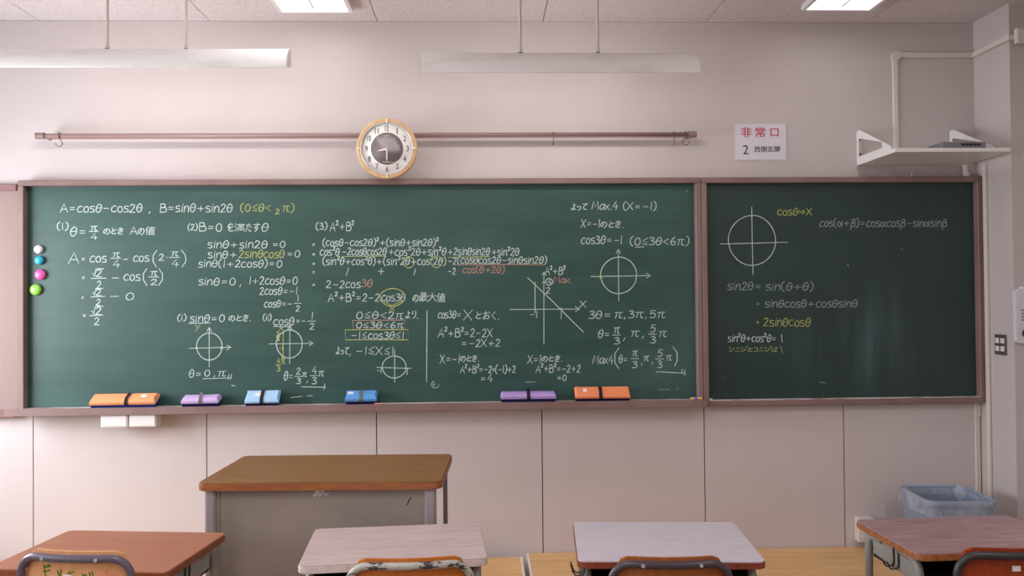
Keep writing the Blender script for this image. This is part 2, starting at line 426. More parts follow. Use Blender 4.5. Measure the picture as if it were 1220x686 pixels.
def ribbon(bm, pts, wid, depth):
    P = [Vector((p.x, p.z)) for p in pts]
    Q = [P[0]]
    for p in P[1:]:
        if (p-Q[-1]).length > 1e-4: Q.append(p)
    if len(Q) < 2: Q.append(Q[0]+Vector((0.004, 0)))
    y1 = BY-depth
    L, R = [], []
    for i, p in enumerate(Q):
        t = (Q[min(i+1, len(Q)-1)]-Q[max(i-1, 0)]).normalized()
        n = Vector((-t.y, t.x))
        w = wid*0.5*random.uniform(0.82, 1.12)
        e = t*wid*0.3*(-1 if i == 0 else 1 if i == len(Q)-1 else 0)
        ww = w*(0.8 if i in (0, len(Q)-1) else 1)
        a, b = p+e+n*ww, p+e-n*ww
        L.append(bm.verts.new((a.x, y1, a.y))); R.append(bm.verts.new((b.x, y1, b.y)))
    L0 = [bm.verts.new((v.co.x, BY+0.001, v.co.z)) for v in L]; R0 = [bm.verts.new((v.co.x, BY+0.001, v.co.z)) for v in R]
    for i in range(len(Q)-1):
        bm.faces.new((L[i], R[i], R[i+1], L[i+1]))
        bm.faces.new((L[i+1], L0[i+1], L0[i], L[i])); bm.faces.new((R[i], R0[i], R0[i+1], R[i+1]))
    bm.faces.new((L[0], L0[0], R0[0], R[0])); bm.faces.new((R[-1], R0[-1], L0[-1], L[-1]))
_dep = [0]
def chalk(parent, name, colour, items, wid=0.0044):
    """items: ('string', x0, x1, ybase, height) or a list of points"""
    allst = []
    for it in items: allst += text_strokes(*it) if isinstance(it, tuple) else [it]
    bb_ = [(min(p[0] for p in q), max(p[0] for p in q), min(p[1] for p in q), max(p[1] for p in q)) for q in allst]
    grp = list(range(len(allst)))         # strokes further apart than a wide space are pieces of writing of their own
    for i in range(len(allst)):
        for k in range(i):
            a, b = bb_[i], bb_[k]
            if max(a[0]-b[1], b[0]-a[1]) <= 8 and max(a[2]-b[3], b[2]-a[3]) <= 5 and grp[i] != grp[k]:
                o_, n_ = grp[i], grp[k]; grp = [n_ if g == o_ else g for g in grp]
    m = {'w': m_white_chalk, 'y': m_yellow_chalk, 'p': m_pink_chalk, 'f': m_faint_chalk}[colour]
    for g in sorted(set(grp)):
        bm = B()
        for st, g2 in zip(allst, grp):
            if g2 == g:
                _dep[0] = (_dep[0]+1) % 23
                ribbon(bm, [aty(x, y, BY) for x, y in st], wid, 0.0008+_dep[0]*0.00002)
        o = obj(name, bm, m, parent)
        if colour != 'w': o['label'] = {'y': 'yellow chalk', 'p': 'pink chalk', 'f': 'faint smeared chalk'}[colour]
def ell(cx, cy, rx, ry, n=36, a0=0.0, a1=360.0, wob=0.02):
    return [(cx+rx*(1+wob*math.sin(2.3*t))*math.cos(t), cy+ry*(1-wob*math.cos(1.7*t))*math.sin(t))
            for t in [math.radians(a0+(a1-a0)*k/n) for k in range(n+1)]]
def dot(x, y, r=1.3): return ell(x, y, r*0.5, r*0.5, 8, 0, 360, 0)
def arrow(x0, y0, x1, y1, s=4.0):
    d = Vector((x1-x0, y1-y0)).normalized(); n = Vector((-d.y, d.x)); e = Vector((x1, y1))
    a, b = e-d*s+n*s*0.6, e-d*s-n*s*0.6
    return [[(x0, y0), (x1, y1)], [(a.x, a.y), (x1, y1), (b.x, b.y)]]
def frac(t, b, xm, yt0, yt1, ybar, yb0, yb1, half, tw=3.2):
    return [(t, xm-tw, xm+tw, yt1, yt1-yt0), [(xm-half, ybar), (xm+half, ybar)], (b, xm-tw, xm+tw, yb1, yb1-yb0)]

# ------------------------------------------------------------------ blackboards
FY = -0.070                               # front face of the frames
def pz(px, py, y=FY): return aty(px, py, y)
X0, X1, X2 = aty(21, 350, FY).x, aty(837, 350, FY).x, XC-0.004
ZT, ZB, ZG = 2.195, 0.945, 0.985
fw = 0.030
bb = thing('blackboard', 'long green blackboard covered in white, yellow and pink trigonometry, chalk ledge below', 'blackboard', ((X0+X1)/2, -0.03, ZB))
bs = thing('blackboard', 'smaller dark green blackboard at the right with one big circle and few formulas', 'blackboard', ((X1+X2)/2, -0.03, ZB))
def board(t, xa, xb, m, lower):
    bm = B(); box(bm, xa+0.01, xb-0.01, BY, -0.002, ZB+0.005, ZT-0.01); obj('writing_surface', bm, m, t)
    bm = B()
    box(bm, xa, xb, FY, -0.001, ZT-fw, ZT, 0.003)
    box(bm, xa, xa+fw, FY, -0.001, ZB, ZT-fw, 0.003); box(bm, xb-fw, xb, FY, -0.001, ZB, ZT-fw, 0.003)
    if lower: box(bm, xa+fw, xb-fw, FY, -0.001, ZB, ZB+fw, 0.003)
    obj('frame', bm, m_frame, t)
board(bb, X0, X1-0.001, m_board, False)
board(bs, X1+0.001, X2, m_board_b, True)
# chalk ledges
TY = -0.150; TZ0, TZ1 = 0.955, 0.992
tx0, tx1 = aty(5, 495, TY).x, aty(842, 476, TY).x
bm = B()
prism(bm, [(-0.001, TZ0+0.012), (-0.001, TZ0+0.026), (TY+0.012, TZ0+0.026), (TY+0.010, TZ1), (TY, TZ1), (TY, TZ0), (TY+0.012, TZ0)], 'x', tx0, tx1)
ledge = obj('chalk_ledge', bm, m_frame, bb)
bm = B(); box(bm, X0+fw, X1-fw, TY+0.0125, BY, TZ0+0.026, TZ0+0.029); o = obj('chalk_dust', bm, m_tray, bb); o['label'] = 'whitish chalk dust on the ledge'; o['kind'] = 'stuff'
bm = B(); box(bm, X1+fw, X2-fw, FY+0.001, BY, ZB+fw, ZB+fw+0.003); o = obj('chalk_dust', bm, m_tray, bs); o['label'] = 'whitish chalk dust on the lower frame'; o['kind'] = 'stuff'

E_, D_ = 'chalk_equation', 'chalk_diagram'
def W_(c, *it, n=E_, w=0.0045): chalk(bb, n, c, list(it), w)
W_('w', ('A=cosθ-cos2θ', 72, 169, 252.8, 10), ('B=sinθ+sin2θ', 190, 276.5, 252.6, 10), [(179, 252), (177.5, 254.5)])
W_('y', ('(0≤θ<', 286, 323, 252, 9), ('2', 328, 333, 255, 6), ('π)', 336, 350, 252, 9))
W_('w', ('(1)', 67.5, 81, 273.5, 8), ('θ=', 83, 103, 281, 11), *frac('π', '4', 111.7, 267.4, 274.5, 275.6, 278, 285.7, 5.5, 4), ('のとき', 122.5, 147, 279, 8), ('Aの値', 155, 184, 279.5, 9.5))
W_('w', ('A', 81.5, 93, 314, 12.5), ('=', 96.5, 101.5, 312, 7), ('cos', 106.5, 126.5, 312.5, 10), *frac('π', '4', 138, 299.3, 306.5, 307.7, 310, 318.5, 6, 4.2), [(147, 309), (152, 308.8)],
   ('cos', 158.5, 177, 311.5, 9.5), ('2·', 189, 200, 310.5, 8), *frac('π', '4', 208, 298, 305, 306.5, 309, 318, 6, 4.2),
   [(187, 298), (182.6, 304), (182.3, 311), (186.5, 318)], [(216.5, 298), (221, 304), (221.6, 311), (217, 318)])
W_('w', ('=', 97, 101, 334, 7), ('√2', 110, 121, 330, 9), [(108.5, 331.7), (126.5, 331.2)], ('2', 114.5, 120, 344, 9.5), [(134, 331.2), (141, 331)],
   ('cos', 147, 166.5, 334, 10), *frac('π', '2', 183.2, 321.5, 328.6, 330, 332.5, 339.3, 6, 4), [(175, 320), (170.8, 326), (170.8, 333), (175, 340)], [(189.5, 320), (193.6, 326), (193.6, 333), (189, 340)])
W_('w', ('=', 96.5, 100, 357, 6), ('√2', 110, 120.5, 352, 8), [(108.5, 353.7), (125, 353)], ('2', 114, 119.5, 364, 8), [(132, 353), (141, 352.8)], ('0', 149, 159, 357.5, 9))
W_('w', ('=', 98, 102.5, 379, 7), ('√2', 108.5, 120.5, 374.5, 9), [(107, 376), (123, 375.4)], ('2', 112, 118.5, 387, 9))
W_('w', ('(2)', 223.5, 235, 274, 7), ('B=0', 236.5, 264, 275.5, 10), ('を満たす', 270, 309, 275.5, 9.5), ('θ', 311, 319, 275.8, 10))
W_('w', ('sinθ+sin2θ', 247, 318, 295.5, 9), ('=0', 323.5, 339.5, 295, 8))
W_('w', ('sinθ+', 247.5, 282, 307.5, 9), ('=0', 341, 357, 306.5, 8.5))
W_('y', ('2sinθcosθ', 284, 338.5, 307, 9.5))
W_('w', ('sinθ(1+2cosθ)=0', 236, 335.5, 318.3, 8.8))
W_('w', ('sinθ=0', 236, 280, 339.7, 9), [(287, 339), (285.6, 341.6)], ('1+2cosθ=0', 296, 354, 339, 9.5))
W_('w', ('2cosθ=-1', 309, 354, 351, 9))
W_('w', ('cosθ=-', 314.5, 348, 366, 8.5), *frac('1', '2', 354.5, 351.5, 359, 361.2, 364, 371, 4.2, 2.4))
W_('w', ('(i)', 211, 221.5, 382, 7), ('sinθ=0', 226, 267, 383.5, 9), [(225, 385.4), (251, 384.6)], ('のとき.', 272, 299, 382.3, 8))
W_('y', ('y', 232.5, 237.5, 391.5, 8), dot(264, 414.2, 2.6), dot(234.5, 414.5, 1.6))
W_('w', ell(249.4, 412.6, 15, 16), *arrow(225.5, 414.8, 275, 413.6, 4.5), *arrow(249.3, 437, 249.3, 390, 4.5), n=D_)
W_('w', ('θ=', 225, 240, 449.5, 9.5), ('0', 243, 249.5, 448, 8), [(256, 447), (255, 449)], ('π', 259, 268.5, 448, 8), [(242, 451), (274.5, 450)], [(273, 446), (271.6, 451.5)], [(276, 446), (274.6, 451.8)])
W_('w', [(276, 459), (280, 459.5)], [(346, 473.5), (360, 472)], [(366, 471.8), (372, 471)])
W_('w', ('(ii)', 313, 323, 381.5, 7), ('cosθ', 325.5, 350, 387, 9), [(326, 388.6), (343, 389), (349, 386.5)], ('=-', 352, 363.5, 386, 8), *frac('1', '2', 371.3, 372, 380, 382.5, 385, 392.5, 4.8, 2.6))
W_('y', ('x', 332.5, 337.5, 393.5, 7), [(337.4, 396), (337.2, 426)], dot(337.3, 396, 2.4), dot(337, 425.5, 2.4), *frac('2', '3', 331, 395, 400, 401, 402, 406, 2.4, 1.6), ('-1', 332, 337, 417, 5),
   *frac('4', '3', 331.5, 427, 432.5, 434.5, 435.5, 442, 3.6, 2), ('π', 334.5, 339.5, 433, 7))
W_('w', ell(344.7, 409.6, 15.3, 16.6), *arrow(320.5, 409.6, 373, 409.0, 4.5), *arrow(345.2, 433, 345.4, 388, 4.0), n=D_)
W_('w', ('θ=', 338, 349, 453, 11), *frac('2', '3', 355.3, 438, 446, 448.2, 450, 457, 4.4, 2.6), ('π', 360, 365, 449, 7), [(366.5, 453.5), (365.4, 456)], *frac('4', '3', 374, 437, 445.4, 447.4, 449, 457.4, 4.4, 2.8), ('π', 379, 385.5, 448, 8), [(359, 460.6), (388, 461.2)], [(387, 457), (386, 464)])
W_('w', ('(3)', 376, 389.5, 273.5, 8), ('A²+B²', 393, 421, 275, 10.5))
W_('w', ('=', 371.5, 375.5, 294, 6), ('(cosθ-cos2θ)²+(sinθ+sin2θ)²', 384, 522, 293, 8.4))
W_('w', ('=', 371.5, 375.5, 305.5, 6), ('cos²θ', 381, 404, 304.3, 9), ('-2cosθcos2θ', 407, 460, 304, 9), ('+cos²2θ+sin²θ', 462, 531, 304.3, 9), ('+2sinθsin2θ', 533, 583, 304, 9), ('+sin²2θ', 585, 618, 304.5, 9))
W_('y', [(407, 305.6), (460, 305)], [(534, 306.6), (583, 305.6)], ell(487, 312.3, 6.4, 6.6), ell(520, 311.8, 6.6, 6.8))
W_('w', ('=', 371.5, 375.5, 317, 6), ('(sin²θ+cos²θ)+(sin²2θ+cos²2θ)', 384, 531, 315.5, 8.8), ('-2', 533, 543.5, 315, 8.6), ('(cosθcos2θ-sinθsin2θ)', 544.5, 651, 314, 8.4))
W_('p', [(545, 315.4), (600, 315), (650, 315.2)])
W_('w', ('=', 371.5, 375.5, 327, 6), [(415.5, 319), (412.5, 328)], [(451, 323.2), (457.5, 323.2)], [(454.3, 319.8), (454, 327)], [(495, 320), (493.2, 327.5)], ('-2', 533, 542.5, 327, 8))
W_('p', ('cos(θ+2θ)', 551, 600.5, 325, 8))
W_('w', ('=', 371.5, 375.5, 342, 6), ('2-2cos', 388, 429, 343, 9))
W_('p', ('3θ', 430, 443.5, 341.8, 9))
W_('w', ('A²+B²=2-2', 391, 452, 359, 9.5), ('cos3θ', 454, 482.5, 358.6, 9), ('の最大値', 491, 530, 359, 10))
W_('y', ell(467.5, 354, 14.6, 10.4, wob=0.03), [(456, 358), (466, 364), (482, 358)], ('x', 463.5, 469.8, 370, 8))
W_('w', ('0≤θ<2π', 424, 480, 379.6, 8.8), ('より', 482.5, 495, 379, 9), [(497, 378.6), (498, 379.4)])
W_('p', [(420.3, 381.6), (483, 381.2), (483.6, 392.4), (420.6, 392.6), (420.3, 381.6)])
W_('w', ('0≤3θ<6π', 424, 480.5, 391, 7.6))
W_('y', [(411.3, 392.8), (486, 392.6), (486.5, 404.8), (411.6, 404.6), (411.3, 392.8)])
W_('w', ('-1≤cos3θ≤1', 417.5, 481, 403.6, 8.6))
W_('w', ('よって', 400, 415, 422, 9), [(417.5, 421.4), (416.6, 424)], ('-1≤X≤1', 423, 469, 422.6, 9.8))
W_('w', ell(469.6, 437, 14, 13), [(449, 437.6), (490, 438.6)], [(470.3, 416.5), (470.2, 455)], ('-1', 449, 454.5, 444, 6), ('1', 483, 486, 446, 7), n=D_)
W_('w', [(508.8, 370), (508.6, 400), (508.2, 455)], n='chalk_line')
W_('w', ('cos3θ=', 521.5, 549, 379, 9), ('X', 552, 562, 381, 12), ('とおく', 566, 590, 380, 9.4), [(593.5, 380), (594.4, 381)])
W_('w', ('A²+B²=2-2X', 522, 586.5, 401.5, 10))
W_('w', ('=-2X+2', 549, 595.5, 413, 9))
W_('w', ('X=-1', 524, 547.5, 432.4, 10), ('のとき.', 548, 571, 430.6, 8))
W_('w', ('A²+B²=-2×(-1)+2', 548.5, 614, 444, 8.6))
W_('w', ('=4', 571.5, 586, 455, 8.8))
W_('w', ('X=1', 628.5, 644.5, 432.4, 9.5), ('のとき.', 645, 670, 430.6, 7.6))
W_('w', ('A²+B²=-2+2', 638.5, 691, 443.4, 9))
W_('w', ('=0', 663, 674.5, 453.4, 7.4))
W_('w', *arrow(608, 368.6, 690.5, 368.0, 5), *arrow(648, 410, 648, 324, 4), [(628.7, 330.8), (660, 360.5), (695, 395.6)], [(637.4, 338), (637.5, 373)], [(646, 336.5), (650, 336.3)], n=D_)
W_('w', ('-1', 630.5, 640, 378.5, 8), ('1', 666.5, 669.5, 379.5, 8.5), ('A²+B²', 649.5, 672.5, 327, 9), ('2', 650, 655, 349.5, 7.5), ('X', 690.5, 697.5, 366, 7.6))
W_('w', ell(654.3, 335.6, 4.0, 4.0), ('4', 652, 656.6, 338.4, 5.6))
W_('y', dot(637, 337.6, 2.6), dot(668.5, 368.2, 2.4))
W_('p', ('Max.', 659.5, 681, 337, 7.6))
W_('w', ('よって', 680, 699.5, 250, 8), ('Max.4', 705, 735.5, 249.6, 9.6), ('(X=-1)', 742, 781.5, 250, 8.8))
W_('w', ('X=-1', 692, 714.5, 271, 9.6), ('のとき.', 715, 743, 271, 8.4))
W_('w', ('cos3θ=-1', 692, 741, 290.4, 9.8), ('(0≤3θ<6π)', 750, 820.5, 292, 9.4), [(757, 294.4), (767, 294)])
W_('w', ell(737, 327.8, 21.2, 21.6), *arrow(704, 329.4, 775, 328.2, 5), *arrow(737.2, 358, 736.6, 297, 4.5), n=D_)
W_('y', dot(716, 330, 3.2))
W_('w', ('3θ=', 701, 728, 379.5, 9.6), ('π,3π,5π', 731.5, 792, 378.6, 9))
W_('w', ('θ=', 712, 726.5, 402.8, 10), *frac('π', '3', 734.4, 387.6, 396.5, 399, 402, 410, 4.6, 3.4), [(745, 402), (742.4, 406)], ('π', 751, 760.5, 400.6, 8.6), [(767, 400), (765, 403)], *frac('5', '3', 777.6, 386.5, 395.4, 398, 400.5, 409, 4.8, 3), ('π', 784, 794, 401, 8.8))
W_('w', ('Max4', 706, 730, 432.8, 9.6), ('θ=', 737, 748, 432.4, 9.6), *frac('π', '3', 756, 416, 424, 427, 430, 438, 4.6, 3), [(765, 432), (764, 435)], ('π', 766.5, 772.5, 430, 7.6), [(777.6, 431), (776.4, 434)], *frac('5', '3', 785.8, 416, 424.6, 427.4, 430, 438.4, 4.8, 2.8), ('π', 793, 800, 429.4, 8),
   [(737.6, 414), (732.6, 421), (732.6, 432), (737.2, 439)], [(801.6, 413), (806.6, 420), (806.8, 429), (803.6, 436)], [(782, 442.6), (799, 443.6), (816.5, 444.4)], [(813, 439.5), (812, 444.6)], [(816, 440.6), (815.6, 447)])
W_('f', [(516.5, 455), (517, 461)], [(513.5, 458), (519, 457.6)], ell(518.5, 457.8, 4.6, 4.2, 20, 0, 250), n='chalk_mark')
W_('f', [(626, 455.4), (631, 454.9), (637.5, 455.1)], [(806, 463.6), (808, 462.8)], [(784, 464), (798, 463.6)], [(817, 228.6), (819.6, 226.6)], n='chalk_mark')
def R_(c, *it, n=E_, w=0.0043): chalk(bs, n, c, list(it), w)
R_('w', ell(896, 286.2, 28, 29.6, 44, -90, 270, 0.012), [(858, 290.6), (900, 289.6), (938, 288.4)], [(895.6, 246.5), (896.2, 290), (897.2, 327)], n=D_)
R_('y', dot(895.7, 257.2, 2.2), ('cosθ→X', 926, 967, 256.4, 8.6))
R_('f', ('cos(α+β)=cosαcosβ-sinαsinβ', 976, 1127.5, 270, 9))
R_('f', ('sin2θ=', 866, 907, 345.4, 9.6), ('sin(θ+θ)', 912, 968.5, 346, 9.4))
R_('f', ('=', 900.5, 904.5, 364.5, 6), ('sinθcosθ+cosθsinθ', 911, 1021, 366, 9))
R_('y', ('=', 900.5, 904.5, 386.5, 6), ('2sinθcosθ', 909, 965, 388.6, 10))
R_('w', ('sin²θ+cos²θ=', 867, 925, 407, 8.6), [(931, 398.5), (931.8, 407.5)])
R_('y', ('シニジとコニジは', 868, 926, 419, 6.4), [(930, 412.4), (932.4, 420.6)], w=0.0034)
R_('f', [(977, 455), (983.5, 456.2)], [(1073.5, 295.8), (1074.6, 296.4)], [(863, 450), (864, 450.6)], [(1009, 314), (1011, 316.6)], n='chalk_mark')

# ------------------------------------------------------------------ magnets, ledge goods
def magnet(px, py, rp, col, label):
    p = aty(px, py, BY-0.012); r = rp*(p.y-CAM.y)/FPX
    t = thing('board_magnet', label, 'magnet', (p.x, BY, p.z), 0, 'round magnets on the blackboard')
    rot = Matrix.Translation(p) @ Matrix.Rotation(PI/2, 4, 'X')
    bm = B(); d = 0.012
    lathe(bm, [(0, -d), (r*0.82, -d), (r*0.84, -d+0.004), (r*0.98, -d+0.006), (r, -d+0.010), (r*0.93, -d+0.016), (r*0.7, -d+0.020), (r*0.35, -d+0.0225), (0, -d+0.023)], 28, rot)
    obj('cap', bm, mat('magnet_plastic', col, 0.3, 0.5), t)
magnet(45.6, 297, 5.0, lin(226, 222, 228), 'white round magnet, topmost of four at the left edge of the long blackboard')
magnet(46.6, 310, 5.3, lin(28, 160, 180), 'turquoise round magnet between the white and the pink one')
magnet(47.6, 327, 6.2, lin(240, 84, 160), 'pink round magnet above the lime green one')
magnet(42.2, 345, 6.6, lin(136, 206, 70), 'lime green round magnet, lowest of four, near the left frame')

m_navy = mat('navy_felt', lin(38, 50, 110), 0.95, 0.1)
m_dknavy = mat('dark_felt', lin(32, 28, 66), 0.95, 0.1)
m_strap = mat('dark_strap', lin(70, 58, 62), 0.8, 0.2)
m_strap_l = mat('grey_strap', lin(150, 146, 146), 0.8, 0.2)
m_sticker = mat('white_sticker', lin(236, 232, 228), 0.6, 0.2)
m_deckz = TZ0+0.029
def eraser(x0, x1, pyb, depth, thick, tilt, rz, col, felt, strap, sticker, loop, label, dz=0.0, yc=-0.086):
    c = aty((x0+x1)/2, pyb, yc)
    L = (x1-x0)*(yc-CAM.y)/FPX
    t = thing('chalk_eraser', label, 'eraser', (c.x, yc, m_deckz+dz), 0, 'chalk erasers on the ledge')
    # local frame: x along, y depth, z up; pivot on the front lower edge, then leaned back
    M = Matrix.Rotation(rz, 4, 'Z') @ Matrix.Translation((0, -depth/2*math.cos(tilt), 0.001)) @ Matrix.Rotation(tilt, 4, 'X') @ Matrix.Translation((0, depth/2, 0))
    def fin(name, bm, m):
        xf(bm, bm.verts, M); return part(name, bm, m, t)
    ft = 0.021
    bm = B(); box(bm, -L/2+0.004, L/2-0.004, -depth/2+0.003, depth/2-0.003, 0, ft, 0.002); fin('felt', bm, felt)
    bm = B(); h = thick+0.010
    prof = [(-depth/2, ft), (-depth/2-0.001, ft+(h-ft)*0.5), (-depth/2+0.010, h-0.004), (-depth/2+0.018, h), (depth/2-0.018, h), (depth/2-0.010, h-0.004), (depth/2, ft+(h-ft)*0.5), (depth/2, ft)]
    prism(bm, prof, 'x', -L/2, L/2)
    vs = [v for v in bm.verts if abs(abs(v.co.x)-L/2) < 1e-6 and v.co.z > h-0.006]
    for v in vs: v.co.x *= (L/2-0.008)/(L/2)
    bmesh.ops.bevel(bm, geom=list(bm.edges), offset=0.0015, segments=1, affect='EDGES')
    fin('body', bm, mat('eraser_foam', col, 0.8, 0.2))
    bm = B(); sx = 0.0 if abs(strap[1]) < 1 else 0.0
    o = strap[1]; pr = [(-depth/2-0.002, ft), (-depth/2-0.003, ft+(h-ft)*0.5), (-depth/2+0.016, h+0.0025), (0, h+0.003+loop), (depth/2-0.016, h+0.0025), (depth/2+0.002, ft+(h-ft)*0.5), (depth/2+0.001, ft)]
    pts = smooth_path([(0, a, b) for a, b in pr], 5)
    sw = 0.009
    ring = []
    for p in pts: ring.append((bm.verts.new((o*L-sw, p.y, p.z)), bm.verts.new((o*L+sw, p.y, p.z))))
    for a, b in zip(ring, ring[1:]): bm.faces.new((a[0], a[1], b[1], b[0]))
    bmesh.ops.solidify(bm, geom=list(bm.faces), thickness=0.002)
    fin('strap', bm, strap[0])
    if sticker:
        bm = B(); s = sticker; box(bm, s[0]*L-s[1], s[0]*L+s[1], -0.014, 0.010, h, h+0.0012); fin('sticker', bm, m_sticker)
eraser(113, 187, 485, 0.086, 0.040, math.radians(24), math.radians(2.6), lin(242, 160, 112), m_navy, (m_strap, 0.06), (0.30, 0.014), 0.0, 'long pale orange chalk eraser on navy felt, leftmost on the ledge, above two white boxes')
eraser(219.5, 261.5, 483, 0.085, 0.040, math.radians(11), math.radians(5), lin(205, 178, 222), m_dknavy, (m_strap_l, 0.02), None, 0.016, 'short lilac chalk eraser between the pale orange and the light blue eraser')
eraser(294.5, 333.5, 480.5, 0.092, 0.036, math.radians(34), math.radians(4), lin(168, 206, 238), m_dknavy, (m_strap, 0.0), (-0.12, 0.016), 0.0, 'pale sky blue chalk eraser with a white sticker beside its strap')
eraser(412.5, 449.5, 478, 0.085, 0.042, math.radians(22), math.radians(3), lin(98, 158, 222), m_dknavy, (m_strap_l, 0.0), (-0.33, 0.014), 0.008, 'medium blue chalk eraser beside the pink chalk piece')
eraser(596.5, 662, 475.5, 0.085, 0.040, math.radians(6), 0.0, lin(178, 148, 206), m_dknavy, (m_strap, 0.0), None, 0.022, 'long purple chalk eraser lying flat, left of the darker orange one')
eraser(684.5, 750, 473.5, 0.088, 0.036, math.radians(32), math.radians(-2), lin(238, 142, 98), m_dknavy, (m_strap, -0.04), (-0.32, 0.010), 0.0, 'orange chalk eraser at the right end of the row, nearest the centre post')

def chalk_piece(x0, x1, py, col, label, r=0.0055, y=-0.118, band=None, onlip=False, zz=None):
    a = aty(x0, py, y); b = aty(x1, py, y); z = (m_deckz if not onlip else TZ1)+r
    if zz is not None: z = zz+r
    t = thing('chalk_stick', label, 'chalk', ((a.x+b.x)/2, y, z-r))
    bm = B(); cyl(bm, (a.x, y, z), (b.x, y, z), r, 14, r*0.92); obj('stick', bm, mat('chalk_stick', col, 0.9, 0.1), t, smooth=False)
    if band:
        bm = B(); m_ = (a.x*0.55+b.x*0.45); cyl(bm, (m_-0.009, y, z), (m_+0.009, y, z), r*1.08, 14); o = obj('band', bm, mat('blue_band', band, 0.6), t); o['label'] = 'blue band'
chalk_piece(446, 455.5, 477.5, lin(240, 140, 130), 'small pink chalk piece lying right of the medium blue eraser', 0.006, -0.126)
chalk_piece(823, 836, 471.5, lin(246, 176, 106), 'orange chalk stub with a blue band at the right end of the long ledge', 0.007, -0.145, lin(86, 130, 200), True)
chalk_piece(842.5, 848.5, 474, lin(226, 214, 206), 'tiny white chalk bit on the lower left corner of the small blackboard frame', 0.005, -0.052, None, False, ZB+fw+0.003)

# white boxes under the ledge
for k, (xa, xb, lab) in enumerate(((119.5, 152, 'white plastic box hung under the chalk ledge, the left one of two'), (153.8, 186, 'white plastic box hung under the chalk ledge, the right one of two'))):
    a, b = aty(xa, 503, -0.128), aty(xb, 503, -0.128)
    t = thing('chalk_box', lab, 'box', ((a.x+b.x)/2, -0.07, TZ0-0.06), 0, 'white boxes under the ledge')
    bm = B(); box(bm, a.x, b.x, -0.128, -0.055, TZ0-0.068, TZ0-0.0005, 0.006, 2); obj('body', bm, m_white, t)
    bm = B(); box(bm, a.x+0.010, b.x-0.006, -0.1305, -0.127, TZ0-0.060, TZ0-0.006, 0.001); obj('front_plate', bm, m_white, t)

# ------------------------------------------------------------------ bulletin board at the far left
t = thing('bulletin_board', 'pinkish beige bulletin board with brown trim at the far left beside the blackboard', 'board', (-2.95, -0.02, 0.94))
bxa, bxb = XL+0.02, min(X0, tx0)-0.004
bm = B(); box(bm, bxa, bxb, -0.018, -0.001, 0.97, 2.15); obj('cloth_panel', bm, mat('beige_cloth', lin(152, 132, 127), 0.9, 0.1), t)
bm = B(); box(bm, bxa, bxb, -0.034, -0.001, 2.145, 2.18, 0.003); m_trim = mat('red_brown_trim', lin(132, 96, 94), 0.5, 0.4); obj('trim', bm, m_trim, t)
bm = B(); box(bm, bxa, tx0-0.004, -0.05, -0.001, 0.935, 0.975, 0.003)
obj('trim', bm, m_trim, t)

# ------------------------------------------------------------------ hanging rail with hooks
RY = -0.085; ra, rb = aty(43, 161.5, RY), aty(829.5, 160.5, RY); rz_ = (ra.z+rb.z)/2
t = thing('picture_rail', 'long brown metal rail running behind the clock above the blackboard', 'rail', ((ra.x+rb.x)/2, -0.06, rz_))
bm = B(); tube(bm, [(ra.x+0.01, RY, rz_), (rb.x-0.01, RY, rz_)], 0.0125, 14); box(bm, ra.x+0.02, rb.x-0.02, RY-0.006, RY+0.006, rz_-0.0165, rz_-0.006); obj('bar', bm, m_rail, t)
for sx, xx in ((1, ra.x), (-1, rb.x)):
    bm = B(); cyl(bm, (xx, RY, rz_), (xx+sx*0.045, RY, rz_), 0.0175, 18); obj('end_cap', bm, m_rail, t)
for xx in (ra.x+0.03, -0.52, rb.x-0.03):
    bm = B(); cyl(bm, (xx, -0.001, rz_), (xx, RY, rz_), 0.008, 10); obj('bracket', bm, m_rail, t)
def hook(px, face, label, size=0.026):
    x = aty(px, 165, RY).x
    pts = []
    for k in range(15):                  # ring round the bar
        a = math.radians(-60+300*k/14); pts.append((0, -0.0155*math.cos(a), 0.0155*math.sin(a)))
    c, s = math.cos(face), math.sin(face)
    low = [(0, 0.0, -0.020), (-size*0.5*c, -size*0.5*s-0.002, -0.036), (-size*0.35*c, -size*0.35*s-0.002, -0.052), (size*0.2*c, size*0.2*s-0.002, -0.058), (size*0.7*c, size*0.7*s-0.002, -0.050), (size*0.85*c, size*0.85*s-0.002, -0.038)]
    bm = B(); tube(bm, smooth_path(pts+low, 4), 0.0022, 8)
    o = obj('rail_hook', bm, m_dark_wire); o.location = (x, RY, rz_)
    tag(o, label, 'hook', 'wire hooks hanging from the rail')
hook(71.5, PI, 'brown wire hook near the left end of the rail')
hook(659, PI/2, 'thin wire hook seen edge-on, on the rail right of the clock under the right lamp')
hook(803, 1.3, 'wire hook seen almost edge-on, second from the right end of the rail')
hook(816.5, 0.0, 'open brown wire hook at the right end cap of the rail')

# ------------------------------------------------------------------ wall clock
def text_mesh(s, size, extr=0.0006, bold=0.0):
    cu = bpy.data.curves.new('t', 'FONT'); cu.body = s; cu.size = size; cu.extrude = extr; cu.align_x = 'CENTER'; cu.align_y = 'CENTER'; cu.offset = bold
    cu.resolution_u = 3
    o = bpy.data.objects.new('t', cu); C.objects.link(o)
    bpy.context.view_layer.update()
    dg = bpy.context.evaluated_depsgraph_get()
    me = bpy.data.meshes.new_from_object(o.evaluated_get(dg))
    bm = B(); bm.from_mesh(me)
    bpy.data.objects.remove(o); bpy.data.curves.remove(cu); bpy.data.meshes.remove(me)
    if bm.verts:                          # centre on its real bounds
        xs = [v.co.x for v in bm.verts]; ys = [v.co.y for v in bm.verts]
        bmesh.ops.translate(bm, vec=(-(min(xs)+max(xs))/2, -(min(ys)+max(ys))/2, 0), verts=bm.verts)
    return bm
